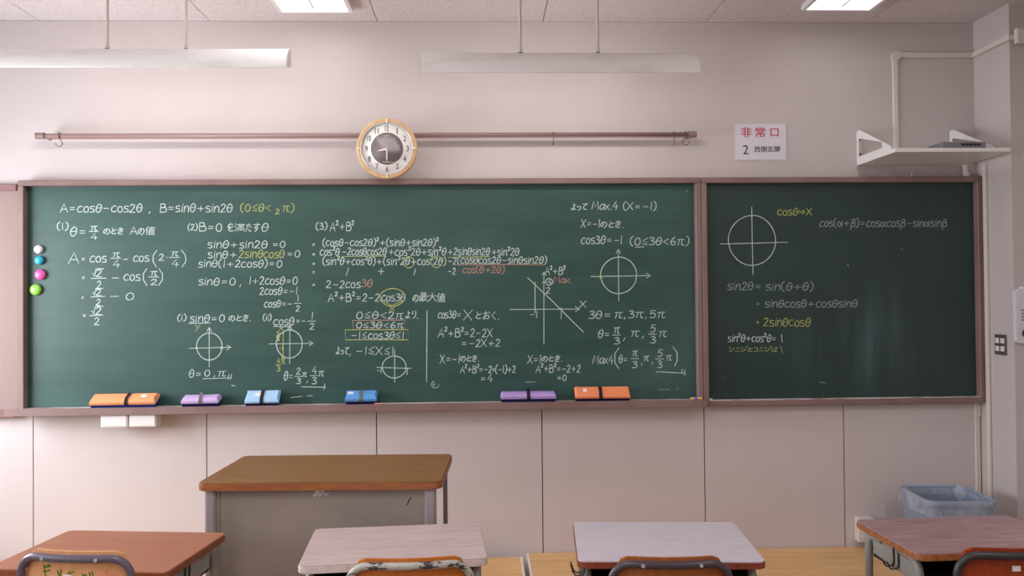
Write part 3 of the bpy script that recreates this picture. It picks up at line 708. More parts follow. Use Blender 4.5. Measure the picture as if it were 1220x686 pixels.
def fit(bm, w, h):
    xs = [v.co.x for v in bm.verts]; ys = [v.co.y for v in bm.verts]
    xf(bm, bm.verts, Matrix.Diagonal((w/(max(xs)-min(xs)), h/(max(ys)-min(ys)), 1, 1)))
UP = Matrix.Rotation(PI/2, 4, 'X')         # lays an xy drawing up against the wall, facing the room
cc = aty(460.6, 176.3, -0.165); R = 36.2*(cc.y-CAM.y)/FPX
clk = thing('wall_clock', 'round wall clock with pale wood rim and grey centre showing half past eight', 'clock', (cc.x, -0.13, cc.z))
CM = Matrix.Translation((cc.x, -0.130, cc.z)) @ UP
m_cw = wood('clock_wood', lin(212, 176, 130), lin(196, 154, 106), 8, (6, 1, 1), 0.4)
bm = B(); lathe(bm, [(0, 0), (R*0.97, 0), (R, 0.006), (R, 0.020), (R*0.98, 0.023), (R*0.92, 0.0255), (R*0.86, 0.024), (R*0.85, 0.014), (0, 0.014)], 64, CM); obj('rim', bm, m_cw, clk)
bm = B(); lathe(bm, [(R*0.875, 0.023), (R*0.865, 0.0275), (R*0.845, 0.0275), (R*0.83, 0.022), (R*0.83, 0.016)], 64, CM); obj('bezel', bm, mat('clock_bezel', lin(206, 204, 204), 0.25, 0.6, 0.3), clk)
bm = B(); lathe(bm, [(0, 0.0145), (R*0.835, 0.0145), (R*0.835, 0.0165), (0, 0.0165)], 64, CM); obj('dial', bm, mat('clock_dial', lin(242, 236, 232), 0.5), clk)
bm = B(); lathe(bm, [(0, 0.0165), (R*0.53, 0.0165), (R*0.53, 0.0178), (0, 0.0178)], 64, CM); obj('centre_disc', bm, mat('clock_disc', lin(112, 98, 100), 0.5), clk)
m_ink = mat('dark_ink', lin(66, 56, 58), 0.6)
for k in range(1, 13):
    bm = text_mesh(str(k), 0.03); fit(bm, R*(0.085 if k < 10 else 0.12) if k != 1 else R*0.035, R*0.19)
    a = PI/2-k*PI/6; rr = R*0.675
    xf(bm, bm.verts, CM @ Matrix.Translation((rr*math.cos(a), rr*math.sin(a), 0.0172)) @ Matrix.Rotation(-0.0, 4, 'Z'))
    obj('numeral', bm, m_ink, clk)
for k in range(4):
    bm = B(); box(bm, -R*0.02, R*0.02, R*0.84, R*0.97, 0.022, 0.031, 0.001)
    xf(bm, bm.verts, CM @ Matrix.Rotation(k*PI/2, 4, 'Z')); obj('marker', bm, mat('marker_white', lin(238, 234, 230), 0.3), clk)
m_hand = mat('hand_white', lin(244, 240, 234), 0.4)
def hand(a, r0, r1, w, z):
    bm = B(); prism(bm, [(-w*0.5, r0), (w*0.5, r0), (w, (r0+r1)*0.6), (0, r1), (-w, (r0+r1)*0.6)], 'z', z, z+0.0015)
    xf(bm, bm.verts, CM @ Matrix.Rotation(-a, 4, 'Z')); return bm
obj('hour_hand', hand(math.radians(256), 0.0, R*0.34, R*0.022, 0.0190), m_hand, clk)
obj('minute_hand', hand(math.radians(181), 0.0, R*0.48, R*0.016, 0.0212), m_hand, clk)
bm = B(); lathe(bm, [(0, 0.0178), (R*0.035, 0.0178), (R*0.035, 0.0232), (0, 0.0236)], 16, CM); obj('hub', bm, mat('hub', lin(190, 160, 110), 0.4), clk)
bm = text_mesh('SEIKO', 0.02, 0.0003); fit(bm, R*0.19, R*0.045); xf(bm, bm.verts, CM @ Matrix.Translation((0, R*0.43, 0.0180))); obj('lettering', bm, m_hand, clk)
bm = B(); box(bm, -R*0.15, R*0.15, -R*0.455, -R*0.437, 0.0178, 0.0184); xf(bm, bm.verts, CM); obj('dial_line', bm, mat('pale_line', lin(196, 186, 184), 0.5), clk)
bm = B(); lathe(bm, [(R*0.83, 0.0235), (R*0.6, 0.0245), (R*0.3, 0.025), (0, 0.0252)], 48, CM); obj('glass', bm, m_glass, clk)

# ------------------------------------------------------------------ exit notice
p0, p1 = aty(875.5, 147.5, -0.004), aty(937.2, 190.5, -0.004)
sg = thing('notice_sheet', 'white notice with red and black Japanese characters on the wall above the small blackboard', 'sign', ((p0.x+p1.x)/2, -0.001, p1.z))
bm = B(); box(bm, p0.x, p1.x, -0.004, -0.0005, p1.z, p0.z, 0.0008); obj('sheet', bm, mat('notice_paper', lin(216, 210, 220), 0.5), sg)
m_red = mat('red_print', lin(196, 58, 84), 0.6); m_blk = mat('black_print', lin(34, 28, 34), 0.6)
def sign_text(s, x0, x1, y0, y1, m, bold=0.0):
    a, b = aty(x0, y0, -0.005), aty(x1, y1, -0.005)
    bm = text_mesh(s, 0.05, 0.0004, bold); fit(bm, b.x-a.x, a.z-b.z)
    xf(bm, bm.verts, Matrix.Translation(((a.x+b.x)/2, -0.0044, (a.z+b.z)/2)) @ UP); obj('lettering', bm, m, sg)
sign_text('非', 883.3, 895.5, 151.3, 163.6, m_red, 0.0006); sign_text('常', 899.8, 912, 151.3, 163.6, m_red, 0.0006); sign_text('口', 917.8, 927.8, 153, 162.6, m_red, 0.0006)
sign_text('2', 885.2, 891.8, 172.8, 183.6, m_blk); sign_text('西側玄関', 898.8, 929.2, 174, 181.2, m_blk, 0.0004)

# ------------------------------------------------------------------ hanging blackboard lamps
def board_lamp(x0, x1, z0, z1, rods, label):
    y = -0.70; cx = (x0+x1)/2
    t = thing('blackboard_lamp', label, 'lamp', (cx, y, z0), 0, 'hanging lamps in front of the blackboard')
    h = z1-z0
    outer = []                            # curved reflector, its back to the room
    for k in range(13):
        a = math.radians(100+ (200-100)*k/12)
        outer.append((y+0.03+0.088*math.cos(a), z0+0.022+(h-0.022)*math.sin(a)))
    outer[-1] = (outer[-1][0], z0)
    inner = [(a+0.003, b-0.002) for a, b in outer][::-1]
    bm = B(); prism(bm, outer+[(outer[-1][0]+0.003, z0)]+inner[1:], 'x', x0, x1); obj('reflector', bm, m_reflector, t)
    for xx in (x0, x1):
        bm = B(); pr = outer+[(y+0.035, z0+0.03)]
        prism(bm, pr, 'x', xx-0.002, xx+0.002); obj('end_plate', bm, m_reflector, t)
    bm = B(); tube(bm, [(x0+0.05, y-0.005, z0+0.045), (x1-0.05, y-0.005, z0+0.045)], 0.014, 12); obj('fluorescent_tube', bm, m_tube_glow, t)
    for rx in rods:
        bm = B(); cyl(bm, (rx, y, z1-0.004), (rx, y, CEIL_Z+0.006), 0.0068, 12); cyl(bm, (rx, y, z1-0.004), (rx, y, z1+0.012), 0.0105, 12); obj('hanger_rod', bm, m_offwhite, t)
    area('blackboard_lamp_light', (cx, y+0.03, z0+0.05), (0, 0.86, -0.52), x1-x0-0.1, 0.05, LAMP_W, (1.0, 0.97, 0.97))
LAMP_W = 1.9
board_lamp(-2.26, -0.885, 2.600, 2.706, (-1.71, -1.354), 'white hanging lamp at upper left, running out of the picture')
board_lamp(-0.283, 1.008, 2.576, 2.690, (0.180, 0.542), 'white hanging lamp right of the clock, both ends in view')

# ------------------------------------------------------------------ ceiling lamps
for x0, x1, y1, lab in ((-1.03, -0.69, -0.228, 'bright flat ceiling lamp above the left side of the blackboard'), (1.703, 2.037, -0.28, 'bright flat ceiling lamp at upper right above the exit notice')):
    t = thing('ceiling_lamp', lab, 'lamp', ((x0+x1)/2, y1-0.62, CEIL_Z), 0, 'bright flat lamps set at the ceiling')
    bm = B(); y0 = y1-1.24
    for a in ((x0-0.022, x0, y0-0.02, y1+0.012), (x1, x1+0.022, y0-0.02, y1+0.012), (x0, x1, y1, y1+0.012), (x0, x1, y0-0.02, y0)):
        box(bm, a[0], a[1], a[2], a[3], CEIL_Z-0.030, CEIL_Z+0.012)
    obj('frame', bm, m_white, t)
    bm = B(); box(bm, x0, (x0+x1)/2-0.006, y0, y1, CEIL_Z-0.028, CEIL_Z+0.002); box(bm, (x0+x1)/2+0.006, x1, y0, y1, CEIL_Z-0.028, CEIL_Z+0.002); obj('diffuser', bm, m_diffuser, t)
    bm = B(); box(bm, (x0+x1)/2-0.006, (x0+x1)/2+0.006, y0, y1-0.04, CEIL_Z-0.030, CEIL_Z+0.002); obj('divider', bm, m_white, t)

# ------------------------------------------------------------------ shelf, cable ducts and small fittings at the right
sx0, sx1, sz, sd = 2.088, 2.688, 2.266, 0.43
sh = thing('wall_shelf', 'white wall shelf on triangular brackets in the upper right corner', 'shelf', ((sx0+sx1)/2, -0.001, sz))
bm = B(); box(bm, sx0, sx1, -sd, -0.002, sz, sz+0.020, 0.002); obj('board', bm, m_white, sh)
for xx in (sx0, sx1-0.07):
    t0, th = sz+0.018, 0.018
    zt_ = 2.458
    bm = B()
    # triangle with an open middle, in the y-z plane
    o = [(-0.002, t0), (-0.002, zt_), (-0.045, zt_), (-sd+0.05, t0+0.022), (-sd+0.03, t0)]
    i = [(-0.030, t0+0.028), (-0.030, zt_-0.050), (-0.058, zt_-0.050), (-sd+0.135, t0+0.058), (-sd+0.135, t0+0.028)]
    for k in range(5):
        a, b, c, d = o[k], o[(k+1) % 5], i[(k+1) % 5], i[k]
        prism(bm, [a, b, c, d], 'x', xx, xx+0.004)
    box(bm, xx, xx+0.032, -0.006, -0.001, t0, zt_, 0.001)
    br = obj('bracket', bm, m_white, sh)
    for zz in (t0+0.045, zt_-0.045):
        bm = B(); cyl(bm, (xx+0.018, -0.012, zz), (xx+0.018, -0.004, zz), 0.007, 10)
        bmesh.ops.translate(bm, vec=-sh.location, verts=bm.verts); part('screw', bm, m_black_wire, br)
dx0, dx1 = aty(1122, 171, -0.41).x, aty(1175, 171, -0.41).x
dv = thing('network_switch', 'flat grey electronic box lying on the white wall shelf', 'device', ((dx0+dx1)/2, -0.337, sz+0.020))
bm = B(); box(bm, dx0, dx1, -0.412, -0.262, sz+0.0215, sz+0.054, 0.004); obj('housing', bm, mat('grey_plastic', lin(122, 122, 128), 0.5), dv)
bm = B()
for k in range(5): box(bm, dx0+0.10+k*0.021, dx0+0.116+k*0.021, -0.4145, -0.411, sz+0.034, sz+0.046)
o = obj('port', bm, m_black_wire, dv); o['label'] = 'row of dark ports'

def duct(name, label, segs, m=m_offwhite):
    t = thing(name, label, 'cable duct', segs[0][0])
    bm = B()
    for lo, hi in segs: box(bm, min(lo[0], hi[0]), max(lo[0], hi[0]), min(lo[1], hi[1]), max(lo[1], hi[1]), min(lo[2], hi[2]), max(lo[2], hi[2]), 0.003)
    obj('cover', bm, m, t); return t
cx = 2.312; cz = 2.886
t = thing('cable_duct', 'cream cable duct rising from the shelf and bending along the corner to the column', 'cable duct', (cx, -0.01, sz+0.02))
bm = B(); box(bm, cx-0.015, cx+0.015, -0.016, -0.001, sz+0.022, cz+0.015, 0.003); box(bm, cx-0.015, XC-0.001, -0.0162, -0.001, cz-0.015, cz+0.015, 0.003)
bm2 = None
box(bm, XC-0.016, XC-0.001, YC-0.002, -0.001, cz-0.015, cz+0.015, 0.003); box(bm, XC-0.016, XC+0.05, YC-0.016, YC-0.001, cz-0.015, cz+0.015, 0.003)
obj('cover', bm, m_offwhite, t)
bm = B(); prism(bm, [(cx-0.018, cz-0.03), (cx-0.018, cz+0.004), (cx-0.004, cz+0.018), (cx+0.03, cz+0.018), (cx+0.03, cz-0.018), (cx+0.018, cz-0.03)], 'y', -0.018, -0.001); obj('elbow', bm, m_offwhite, t)
bm = B(); p = aty(1206, 42, YC); box(bm, XC+0.012, XC+0.24, YC-0.045, YC-0.0165, cz-0.038, cz+0.040, 0.004)
o = obj('junction_box', bm, m_offwhite); tag(o, 'cream junction box on the column near the ceiling at the right edge', 'junction box')
bm = B(); y_ = -0.098; box(bm, XC-0.018, XC-0.001, y_-0.012, y_+0.012, 0.0, sz-0.004, 0.003)
o = obj('cable_duct', bm, m_offwhite); tag(o, 'tall narrow cream cable duct on the alcove side just right of the blackboard frame', 'cable duct')
p = aty(1164.5, 520, -0.008); bm = B(); box(bm, p.x-0.014, p.x+0.014, -0.016, -0.001, 0.0, ZB-0.002, 0.003); box(bm, p.x-0.017, p.x+0.017, -0.020, -0.0005, 0.86, ZB-0.002, 0.003)
o = obj('cable_duct', bm, m_offwhite); tag(o, 'short cream cable duct below the small blackboard, left of the taller strip', 'cable duct')
p = aty(1152, 205, -0.03); bm = B(); cyl(bm, (p.x, -0.025, ZT+0.001), (p.x, -0.025, ZT+0.030), 0.020, 14); cyl(bm, (p.x-0.004, -0.025, ZT+0.030), (p.x-0.004, -0.025, sz-0.002), 0.014, 14); cyl(bm, (p.x-0.004, -0.025, sz-0.014), (p.x-0.004, -0.025, sz-0.001), 0.019, 14)
o = obj('pipe_fitting', bm, m_offwhite); tag(o, 'small cream pipe fitting between the shelf and the small blackboard', 'pipe')
p = aty(1085, 207, -0.04)
bm = B(); tube(bm, smooth_path([(-0.026, 0, 0.003), (-0.012, 0, 0.003), (0, 0, 0.004), (0.004, 0, 0.012), (0.003, 0, 0.026)], 4), 0.003, 8); o = obj('frame_hook', bm, m_white); o.location = (p.x, -0.045, ZT+0.0005); tag(o, 'tiny white hook standing on the top frame of the small blackboard', 'hook')
# four-way switch plate on the alcove side
ya, yb = -0.250, -0.155; za, zb_ = 1.225, 1.318
t = thing('light_switch', 'dark grey switch plate with four pale buttons on the alcove side', 'switch', (XC, (ya+yb)/2, za))
bm = B(); box(bm, XC-0.008, XC-0.001, ya, yb, za-0.008, zb_+0.008, 0.002); obj('plate', bm, mat('switch_plate', lin(84, 78, 80), 0.4), t)
for a in (0.27, 0.73):
    for b in (0.27, 0.73):
        y = ya+(yb-ya)*a; z = za+(zb_-za)*b
        bm = B(); box(bm, XC-0.012, XC-0.007, y-0.015, y+0.015, z-0.014, z+0.014, 0.002); obj('button', bm, mat('switch_button', lin(226, 220, 206), 0.4), t)
# control unit at the picture edge
a, b = aty(1210.5, 344, YC-0.03), aty(1210.5, 409, YC-0.03)
t = thing('wall_remote', 'white wall control unit with grey slots and a black knob at the right edge', 'control unit', (a.x+0.06, YC, b.z))
bm = B(); prism(bm, [(x+a.x+0.062, z+(a.z+b.z)/2) for x, z in rrect(0.124, a.z-b.z, 0.022)], 'y', YC-0.03, YC-0.001); obj('housing', bm, mat('unit_white', lin(216, 214, 220), 0.4), t)
bm = B(); cyl(bm, (a.x+0.052, YC-0.044, b.z+0.052), (a.x+0.052, YC-0.029, b.z+0.052), 0.024, 20); o = obj('knob', bm, m_black_wire, t)
bm = B()
for k in range(4): box(bm, a.x+0.026, a.x+0.09, YC-0.032, YC-0.029, a.z-0.115-k*0.017, a.z-0.107-k*0.017)
obj('slots', bm, mat('slot_grey', lin(130, 128, 134), 0.5), t)
bm = B(); box(bm, a.x+0.030, a.x+0.075, YC-0.026, YC-0.004, a.z-0.002, a.z+0.012, 0.002); obj('clip', bm, mat('clip_metal', lin(226, 232, 238), 0.25, 0.5, 0.4), t)
# outlet box low on the wall
t = thing('outlet_box', 'cream socket box low on the wall behind the right desk', 'socket', (2.10, -0.001, 0.185))
bm = B(); box(bm, 2.045, 2.135, -0.055, -0.001, 0.185, 0.318, 0.004); obj('box', bm, m_offwhite, t)
bm = B(); box(bm, 2.062, 2.122, -0.058, -0.054, 0.205, 0.300, 0.002); obj('cover', bm, m_offwhite, t)

# ------------------------------------------------------------------ waste bin with liner
t = thing('waste_bin', 'blue-grey rectangular plastic bin with clear bag liner in the right corner', 'bin', (2.37, -0.345, 0), math.radians(-5))
m_bin = mat('bin_plastic', lin(136, 149, 170), 0.45, 0.4)
def loft(bm, rings, cap0=True, cap1=False):
    R_ = []
    for pts, z in rings: R_.append([bm.verts.new((x, y, z)) for x, y in pts])
    n = len(R_[0])
    for a, b in zip(R_, R_[1:]):
        for k in range(n): bm.faces.new((a[k], a[(k+1) % n], b[(k+1) % n], b[k]))
    if cap0: bm.faces.new(R_[0][::-1])
    if cap1: bm.faces.new(R_[-1])
bm = B(); w, d = 0.345, 0.365
loft(bm, [(rrect(w-0.09, d-0.09, 0.03), 0.0), (rrect(w-0.02, d-0.02, 0.04), 0.47), (rrect(w-0.02, d-0.02, 0.04), 0.49), (rrect(w-0.03, d-0.03, 0.035), 0.49), (rrect(w-0.1, d-0.1, 0.025), 0.012)], True, True)
part('body', bm, m_bin, t, smooth=False)
bm = B(); loft(bm, [(rrect(w-0.012, d-0.012, 0.044), 0.490), (rrect(w, d, 0.05), 0.494), (rrect(w+0.004, d+0.004, 0.052), 0.508), (rrect(w, d, 0.05), 0.520), (rrect(w-0.02, d-0.02, 0.042), 0.522), (rrect(w-0.03, d-0.03, 0.036), 0.515), (rrect(w-0.03, d-0.03, 0.036), 0.490)], False)
part('rim', bm, m_bin, t)
for px_ in (-0.105, 0.0, 0.105):
    bm = B(); box(bm, px_-0.006, px_+0.006, -d/2+0.006, -d/2+0.022, 0.10, 0.48, 0.003); part('rib', bm, m_bin, t)
m_bag = bpy.data.materials.new('clear_bag'); m_bag.use_nodes = True
def _bag():
    nt, N, L, b = nodes(m_bag)
    b.inputs['Base Color'].default_value = lin(206, 210, 222); b.inputs['Roughness'].default_value = 0.25
    n = N.new('ShaderNodeTexNoise'); n.inputs['Scale'].default_value = 9; n.inputs['Detail'].default_value = 5; n.inputs['Distortion'].default_value = 0.6
    tc = N.new('ShaderNodeTexCoord'); L.new(tc.outputs['Object'], n.inputs['Vector'])
    mr = N.new('ShaderNodeMapRange'); mr.inputs['From Min'].default_value = 0.42; mr.inputs['From Max'].default_value = 0.66; mr.inputs['To Min'].default_value = 0.16; mr.inputs['To Max'].default_value = 0.55
    L.new(n.outputs['Fac'], mr.inputs['Value']); L.new(mr.outputs['Result'], b.inputs['Alpha'])
    bp = N.new('ShaderNodeBump'); bp.inputs['Distance'].default_value = 0.01; L.new(n.outputs['Fac'], bp.inputs['Height']); L.new(bp.outputs['Normal'], b.inputs['Normal'])
_bag()
rnd = random.Random(3)
def wavy(w, d, r, amp, ph):
    out = []
    for k, (x, y) in enumerate(rrect(w, d, r, 9)):
        s = 1+amp*math.sin(k*1.7+ph)+amp*0.7*math.sin(k*3.1+ph*2); out.append((x*s, y*s))
    return out
bm = B()
zs = [(0.40, -0.05), (0.45, -0.025), (0.50, -0.034), (0.5235, -0.018), (0.5225, 0.004), (0.512, 0.008), (0.485, 0.007), (0.450, 0.012), (0.420, 0.012)]
loft(bm, [(wavy(w+o_, d+o_, 0.05, 0.004 if 1 < i < 5 else 0.012, i*0.8), z_+(0.0 if i < 7 else 0)) for i, (z_, o_) in enumerate(zs)], False)
for v in bm.verts:
    if v.co.z < 0.46 and (abs(v.co.x) > w/2 or abs(v.co.y) > d/2): v.co.z += 0.020*math.sin(v.co.x*23)+0.016*math.sin(v.co.y*31)
o = part('bag_liner', bm, m_bag, t, smooth=True); o['label'] = 'clear crinkled plastic bag'

# ------------------------------------------------------------------ teacher desk
m_td_top = wood('desk_laminate_brown', lin(150, 108, 66), lin(124, 86, 48), 5, (1, 12, 12), 0.4)
m_td_edge = wood('desk_edge_orange', lin(164, 102, 62), lin(134, 78, 44), 9, (2, 10, 10), 0.45)
m_td_panel = mat('steel_panel', lin(146, 134, 126), 0.5, 0.4)
noise_mix(m_td_panel, lin(148, 136, 128), lin(126, 116, 109), 2.2, 0.42, 0.72)
m_td_post = mat('steel_post', lin(150, 140, 142), 0.4, 0.5)
td = thing('teacher_desk', 'wide teacher desk with brown wood top, orange edge and grey steel front panel', 'desk', (-0.614, -1.112, 0), math.radians(-2.2))
w, d, hz = 0.92, 0.54, 0.86
bm = B(); prism(bm, rrect(w-0.006, d-0.006, 0.028), 'z', hz-0.006, hz); part('top', bm, m_td_top, td)
bm = B(); prism(bm, rrect(w, d, 0.03), 'z', hz-0.030, hz-0.0055)
bmesh.ops.bevel(bm, geom=[e for e in bm.edges if abs(e.verts[0].co.z-e.verts[1].co.z) < 1e-6], offset=0.003, segments=2, affect='EDGES'); part('edge_band', bm, m_td_edge, td)
for sx in (-1, 1):
    for sy in (-1, 1):
        x, y = sx*(w/2-0.045), sy*(d/2-0.035)
        q = 0.044 if sy < 0 else 0.020
        if sy > 0: x = sx*(w/2-0.030)
        bm = B(); prism(bm, [(x+a, y+b) for a, b in rrect(q, q, q*0.28, 4)], 'z', 0.02, hz-0.030); lg = part('leg', bm, m_td_post, td)
        bm = B(); prism(bm, [(x+a, y+b) for a, b in rrect(q+0.006, q+0.006, 0.007, 4)], 'z', 0.0, 0.025); part('foot_cap', bm, m_black_wire, lg)
bm = B(); box(bm, -w/2+0.07, w/2-0.07, -d/2+0.030, -d/2+0.042, 0.16, hz-0.032, 0.002); box(bm, -w/2+0.066, -w/2+0.078, -d/2+0.026, -d/2+0.05, 0.16, hz-0.032); box(bm, w/2-0.078, w/2-0.066, -d/2+0.026, -d/2+0.05, 0.16, hz-0.032)
pn = part('front_panel', bm, m_td_panel, td)
bm = B(); box(bm, -w/2+0.07, w/2-0.07, -d/2+0.06, d/2-0.06, 0.62, 0.634, 0.002); part('inner_shelf', bm, m_td_panel, td)
for sx in (-1, 1):
    x = sx*(w/2-0.045)
    for za_, zb2_ in ((hz-0.055, hz-0.031), (0.14, 0.17)):
        bm = B(); box(bm, x-0.010, x+0.010, -d/2+0.05, d/2-0.03, za_, zb2_, 0.003); part('side_rail', bm, m_td_post, td)
m_scuff = mat('pale_scuff', lin(212, 206, 202), 0.9, 0.1); m_scr = mat('dark_scuff', lin(74, 66, 62), 0.8, 0.1)
rnd = random.Random(5)
bm = B()
for k in range(26):
    x = -0.005+rnd.gauss(0, 0.014); z = hz-0.050+rnd.gauss(0, 0.005); s = rnd.uniform(0.002, 0.006)
    box(bm, x-s*1.4, x+s*1.4, -d/2+0.0292, -d/2+0.0304, z-s*0.6, z+s*0.6)
part('scuff', bm, m_scuff, td)['label'] = 'whitish scuff'
bm = B(); prism(bm, [(0.322, hz-0.098), (0.330, hz-0.094), (0.344, hz-0.064), (0.338, hz-0.066)], 'y', -d/2+0.0292, -d/2+0.0304); part('scuff', bm, m_scr, td)['label'] = 'dark scratch'

# ------------------------------------------------------------------ student desks
def student_desk(loc, rz, w, d, top, edge, label, hooks=(1,), hy=0.0, hd=0.0):
    hz = 0.72
    t = thing('student_desk', label, 'desk', loc, rz, 'student desks in the front row')
    bm = B(); prism(bm, rrect(w-0.005, d-0.005, 0.022), 'z', hz-0.005, hz); part('top', bm, top, t)
    bm = B(); prism(bm, rrect(w, d, 0.024), 'z', hz-0.024, hz-0.0045)
    bmesh.ops.bevel(bm, geom=[e for e in bm.edges if abs(e.verts[0].co.z-e.verts[1].co.z) < 1e-6], offset=0.0025, segments=2, affect='EDGES'); part('edge_band', bm, edge, t)
    bx, by = w/2-0.032, d/2-0.045
    for sx in (-1, 1):
        for sy in (-1, 1):
            x = sx*bx
            pts = round_path([(x, sy*(by-0.10), hz-0.038), (x, sy*by, hz-0.038), (x, sy*(by+0.012), 0.03)], 0.05)
            bm = B(); tube(bm, pts, 0.0135, 12, 1.0); lg = part('leg', bm, m_steel, t)
            bm = B(); cyl(bm, (x, sy*(by+0.012), 0.0), (x, sy*(by+0.012), 0.04), 0.017, 14); part('foot_cap', bm, m_black_wire, lg)
        bm = B(); x = sx*bx
        prism(bm, [(-by+0.02, hz-0.030), (by-0.03, hz-0.030), (by-0.045, hz-0.095), (-by+0.01, hz-0.115)], 'x', x-0.004 if sx > 0 else x-0.006, x+0.006 if sx > 0 else x+0.004); part('side_plate', bm, m_steel, t)
        if sx in hooks:
            bm = B(); x = sx*(bx+0.010)
            for q in (0.0, 0.03):
                tube(bm, smooth_path([(x, hy-0.02-q, hz-0.028), (x, hy-0.022-q, hz-0.085+hd), (x+sx*0.006, hy-0.010-q, hz-0.100+hd), (x+sx*(0.016+hd*0.3), hy-q, hz-0.102+hd), (x+sx*(0.024+hd*0.4), hy+0.008-q, hz-0.082+hd*1.2)], 5), 0.0028, 8)
            part('bag_hook', bm, m_black_wire, t)
    bm = B(); a, b, z0, z1 = bx-0.012, by-0.01, hz-0.118, hz-0.026; k = 0.003
    box(bm, -a, a, -b, b, z0, z0+k); box(bm, -a, a, b-k, b, z0, z1); box(bm, -a, -a+k, -b, b, z0, z1); box(bm, a-k, a, -b, b, z0, z1)
    part('book_tray', bm, m_steel_tray, t)
    for pa, pb, rr in (((-bx, by+0.006, 0.30), (bx, by+0.006, 0.30), 0.011), ((-bx, -by-0.008, 0.10), (-bx, by+0.008, 0.10), 0.011), ((bx, -by-0.008, 0.10), (bx, by+0.008, 0.10), 0.011), ((-bx, by-0.004, hz-0.115), (bx, by-0.004, hz-0.115), 0.006)):
        bm = B(); tube(bm, [pa, pb], rr, 10); part('crossbar', bm, m_steel, t)
    return t
m_l1 = wood('laminate_redbrown', lin(176, 118, 92), lin(160, 102, 78), 5, (1, 9, 9), 0.35)
m_l2 = wood('laminate_pale', lin(206, 186, 182), lin(182, 160, 158), 7, (1, 9, 9), 0.4)
m_l3 = wood('laminate_lilac_white', lin(212, 202, 210), lin(196, 184, 194), 9, (1, 9, 9), 0.4)
m_l4 = wood('laminate_mauve', lin(178, 146, 150), lin(144, 110, 114), 6, (1, 9, 9), 0.4)
m_e1 = wood('edge_brown', lin(150, 88, 56), lin(118, 66, 40), 12, (3, 3, 3), 0.4)
m_e2 = wood('edge_white', lin(214, 200, 196), lin(176, 158, 152), 12, (3, 3, 3), 0.4, 0.5, 0.8)
m_e3 = wood('edge_red', lin(146, 74, 54), lin(112, 50, 36), 12, (3, 3, 3), 0.4)
m_e4 = wood('edge_worn_orange', lin(176, 112, 66), lin(122, 70, 40), 14, (3, 3, 3), 0.5)
student_desk((-1.237, -1.703, 0), math.radians(-7.0), 0.592, 0.425, m_l1, m_e1, 'student desk with reddish-brown top, left front of the teacher desk', (1,))
student_desk((-0.304, -1.687, 0), math.radians(4.2), 0.592, 0.418, m_l2, m_e2, 'student desk with pale greyish-pink top and worn white edge, in front of the teacher desk', ())
student_desk((0.594, -1.717, 0), math.radians(-4.4), 0.585, 0.447, m_l3, m_e3, 'student desk with lilac-white top and red-brown edge, right of the teacher desk', (-1,), -0.15, 0.045)
student_desk((1.654, -1.705, 0), math.radians(2.3), 0.592, 0.405, m_l4, m_e4, 'student desk with mauve wood-grain top and chipped orange edge, before the waste bin', (-1,))

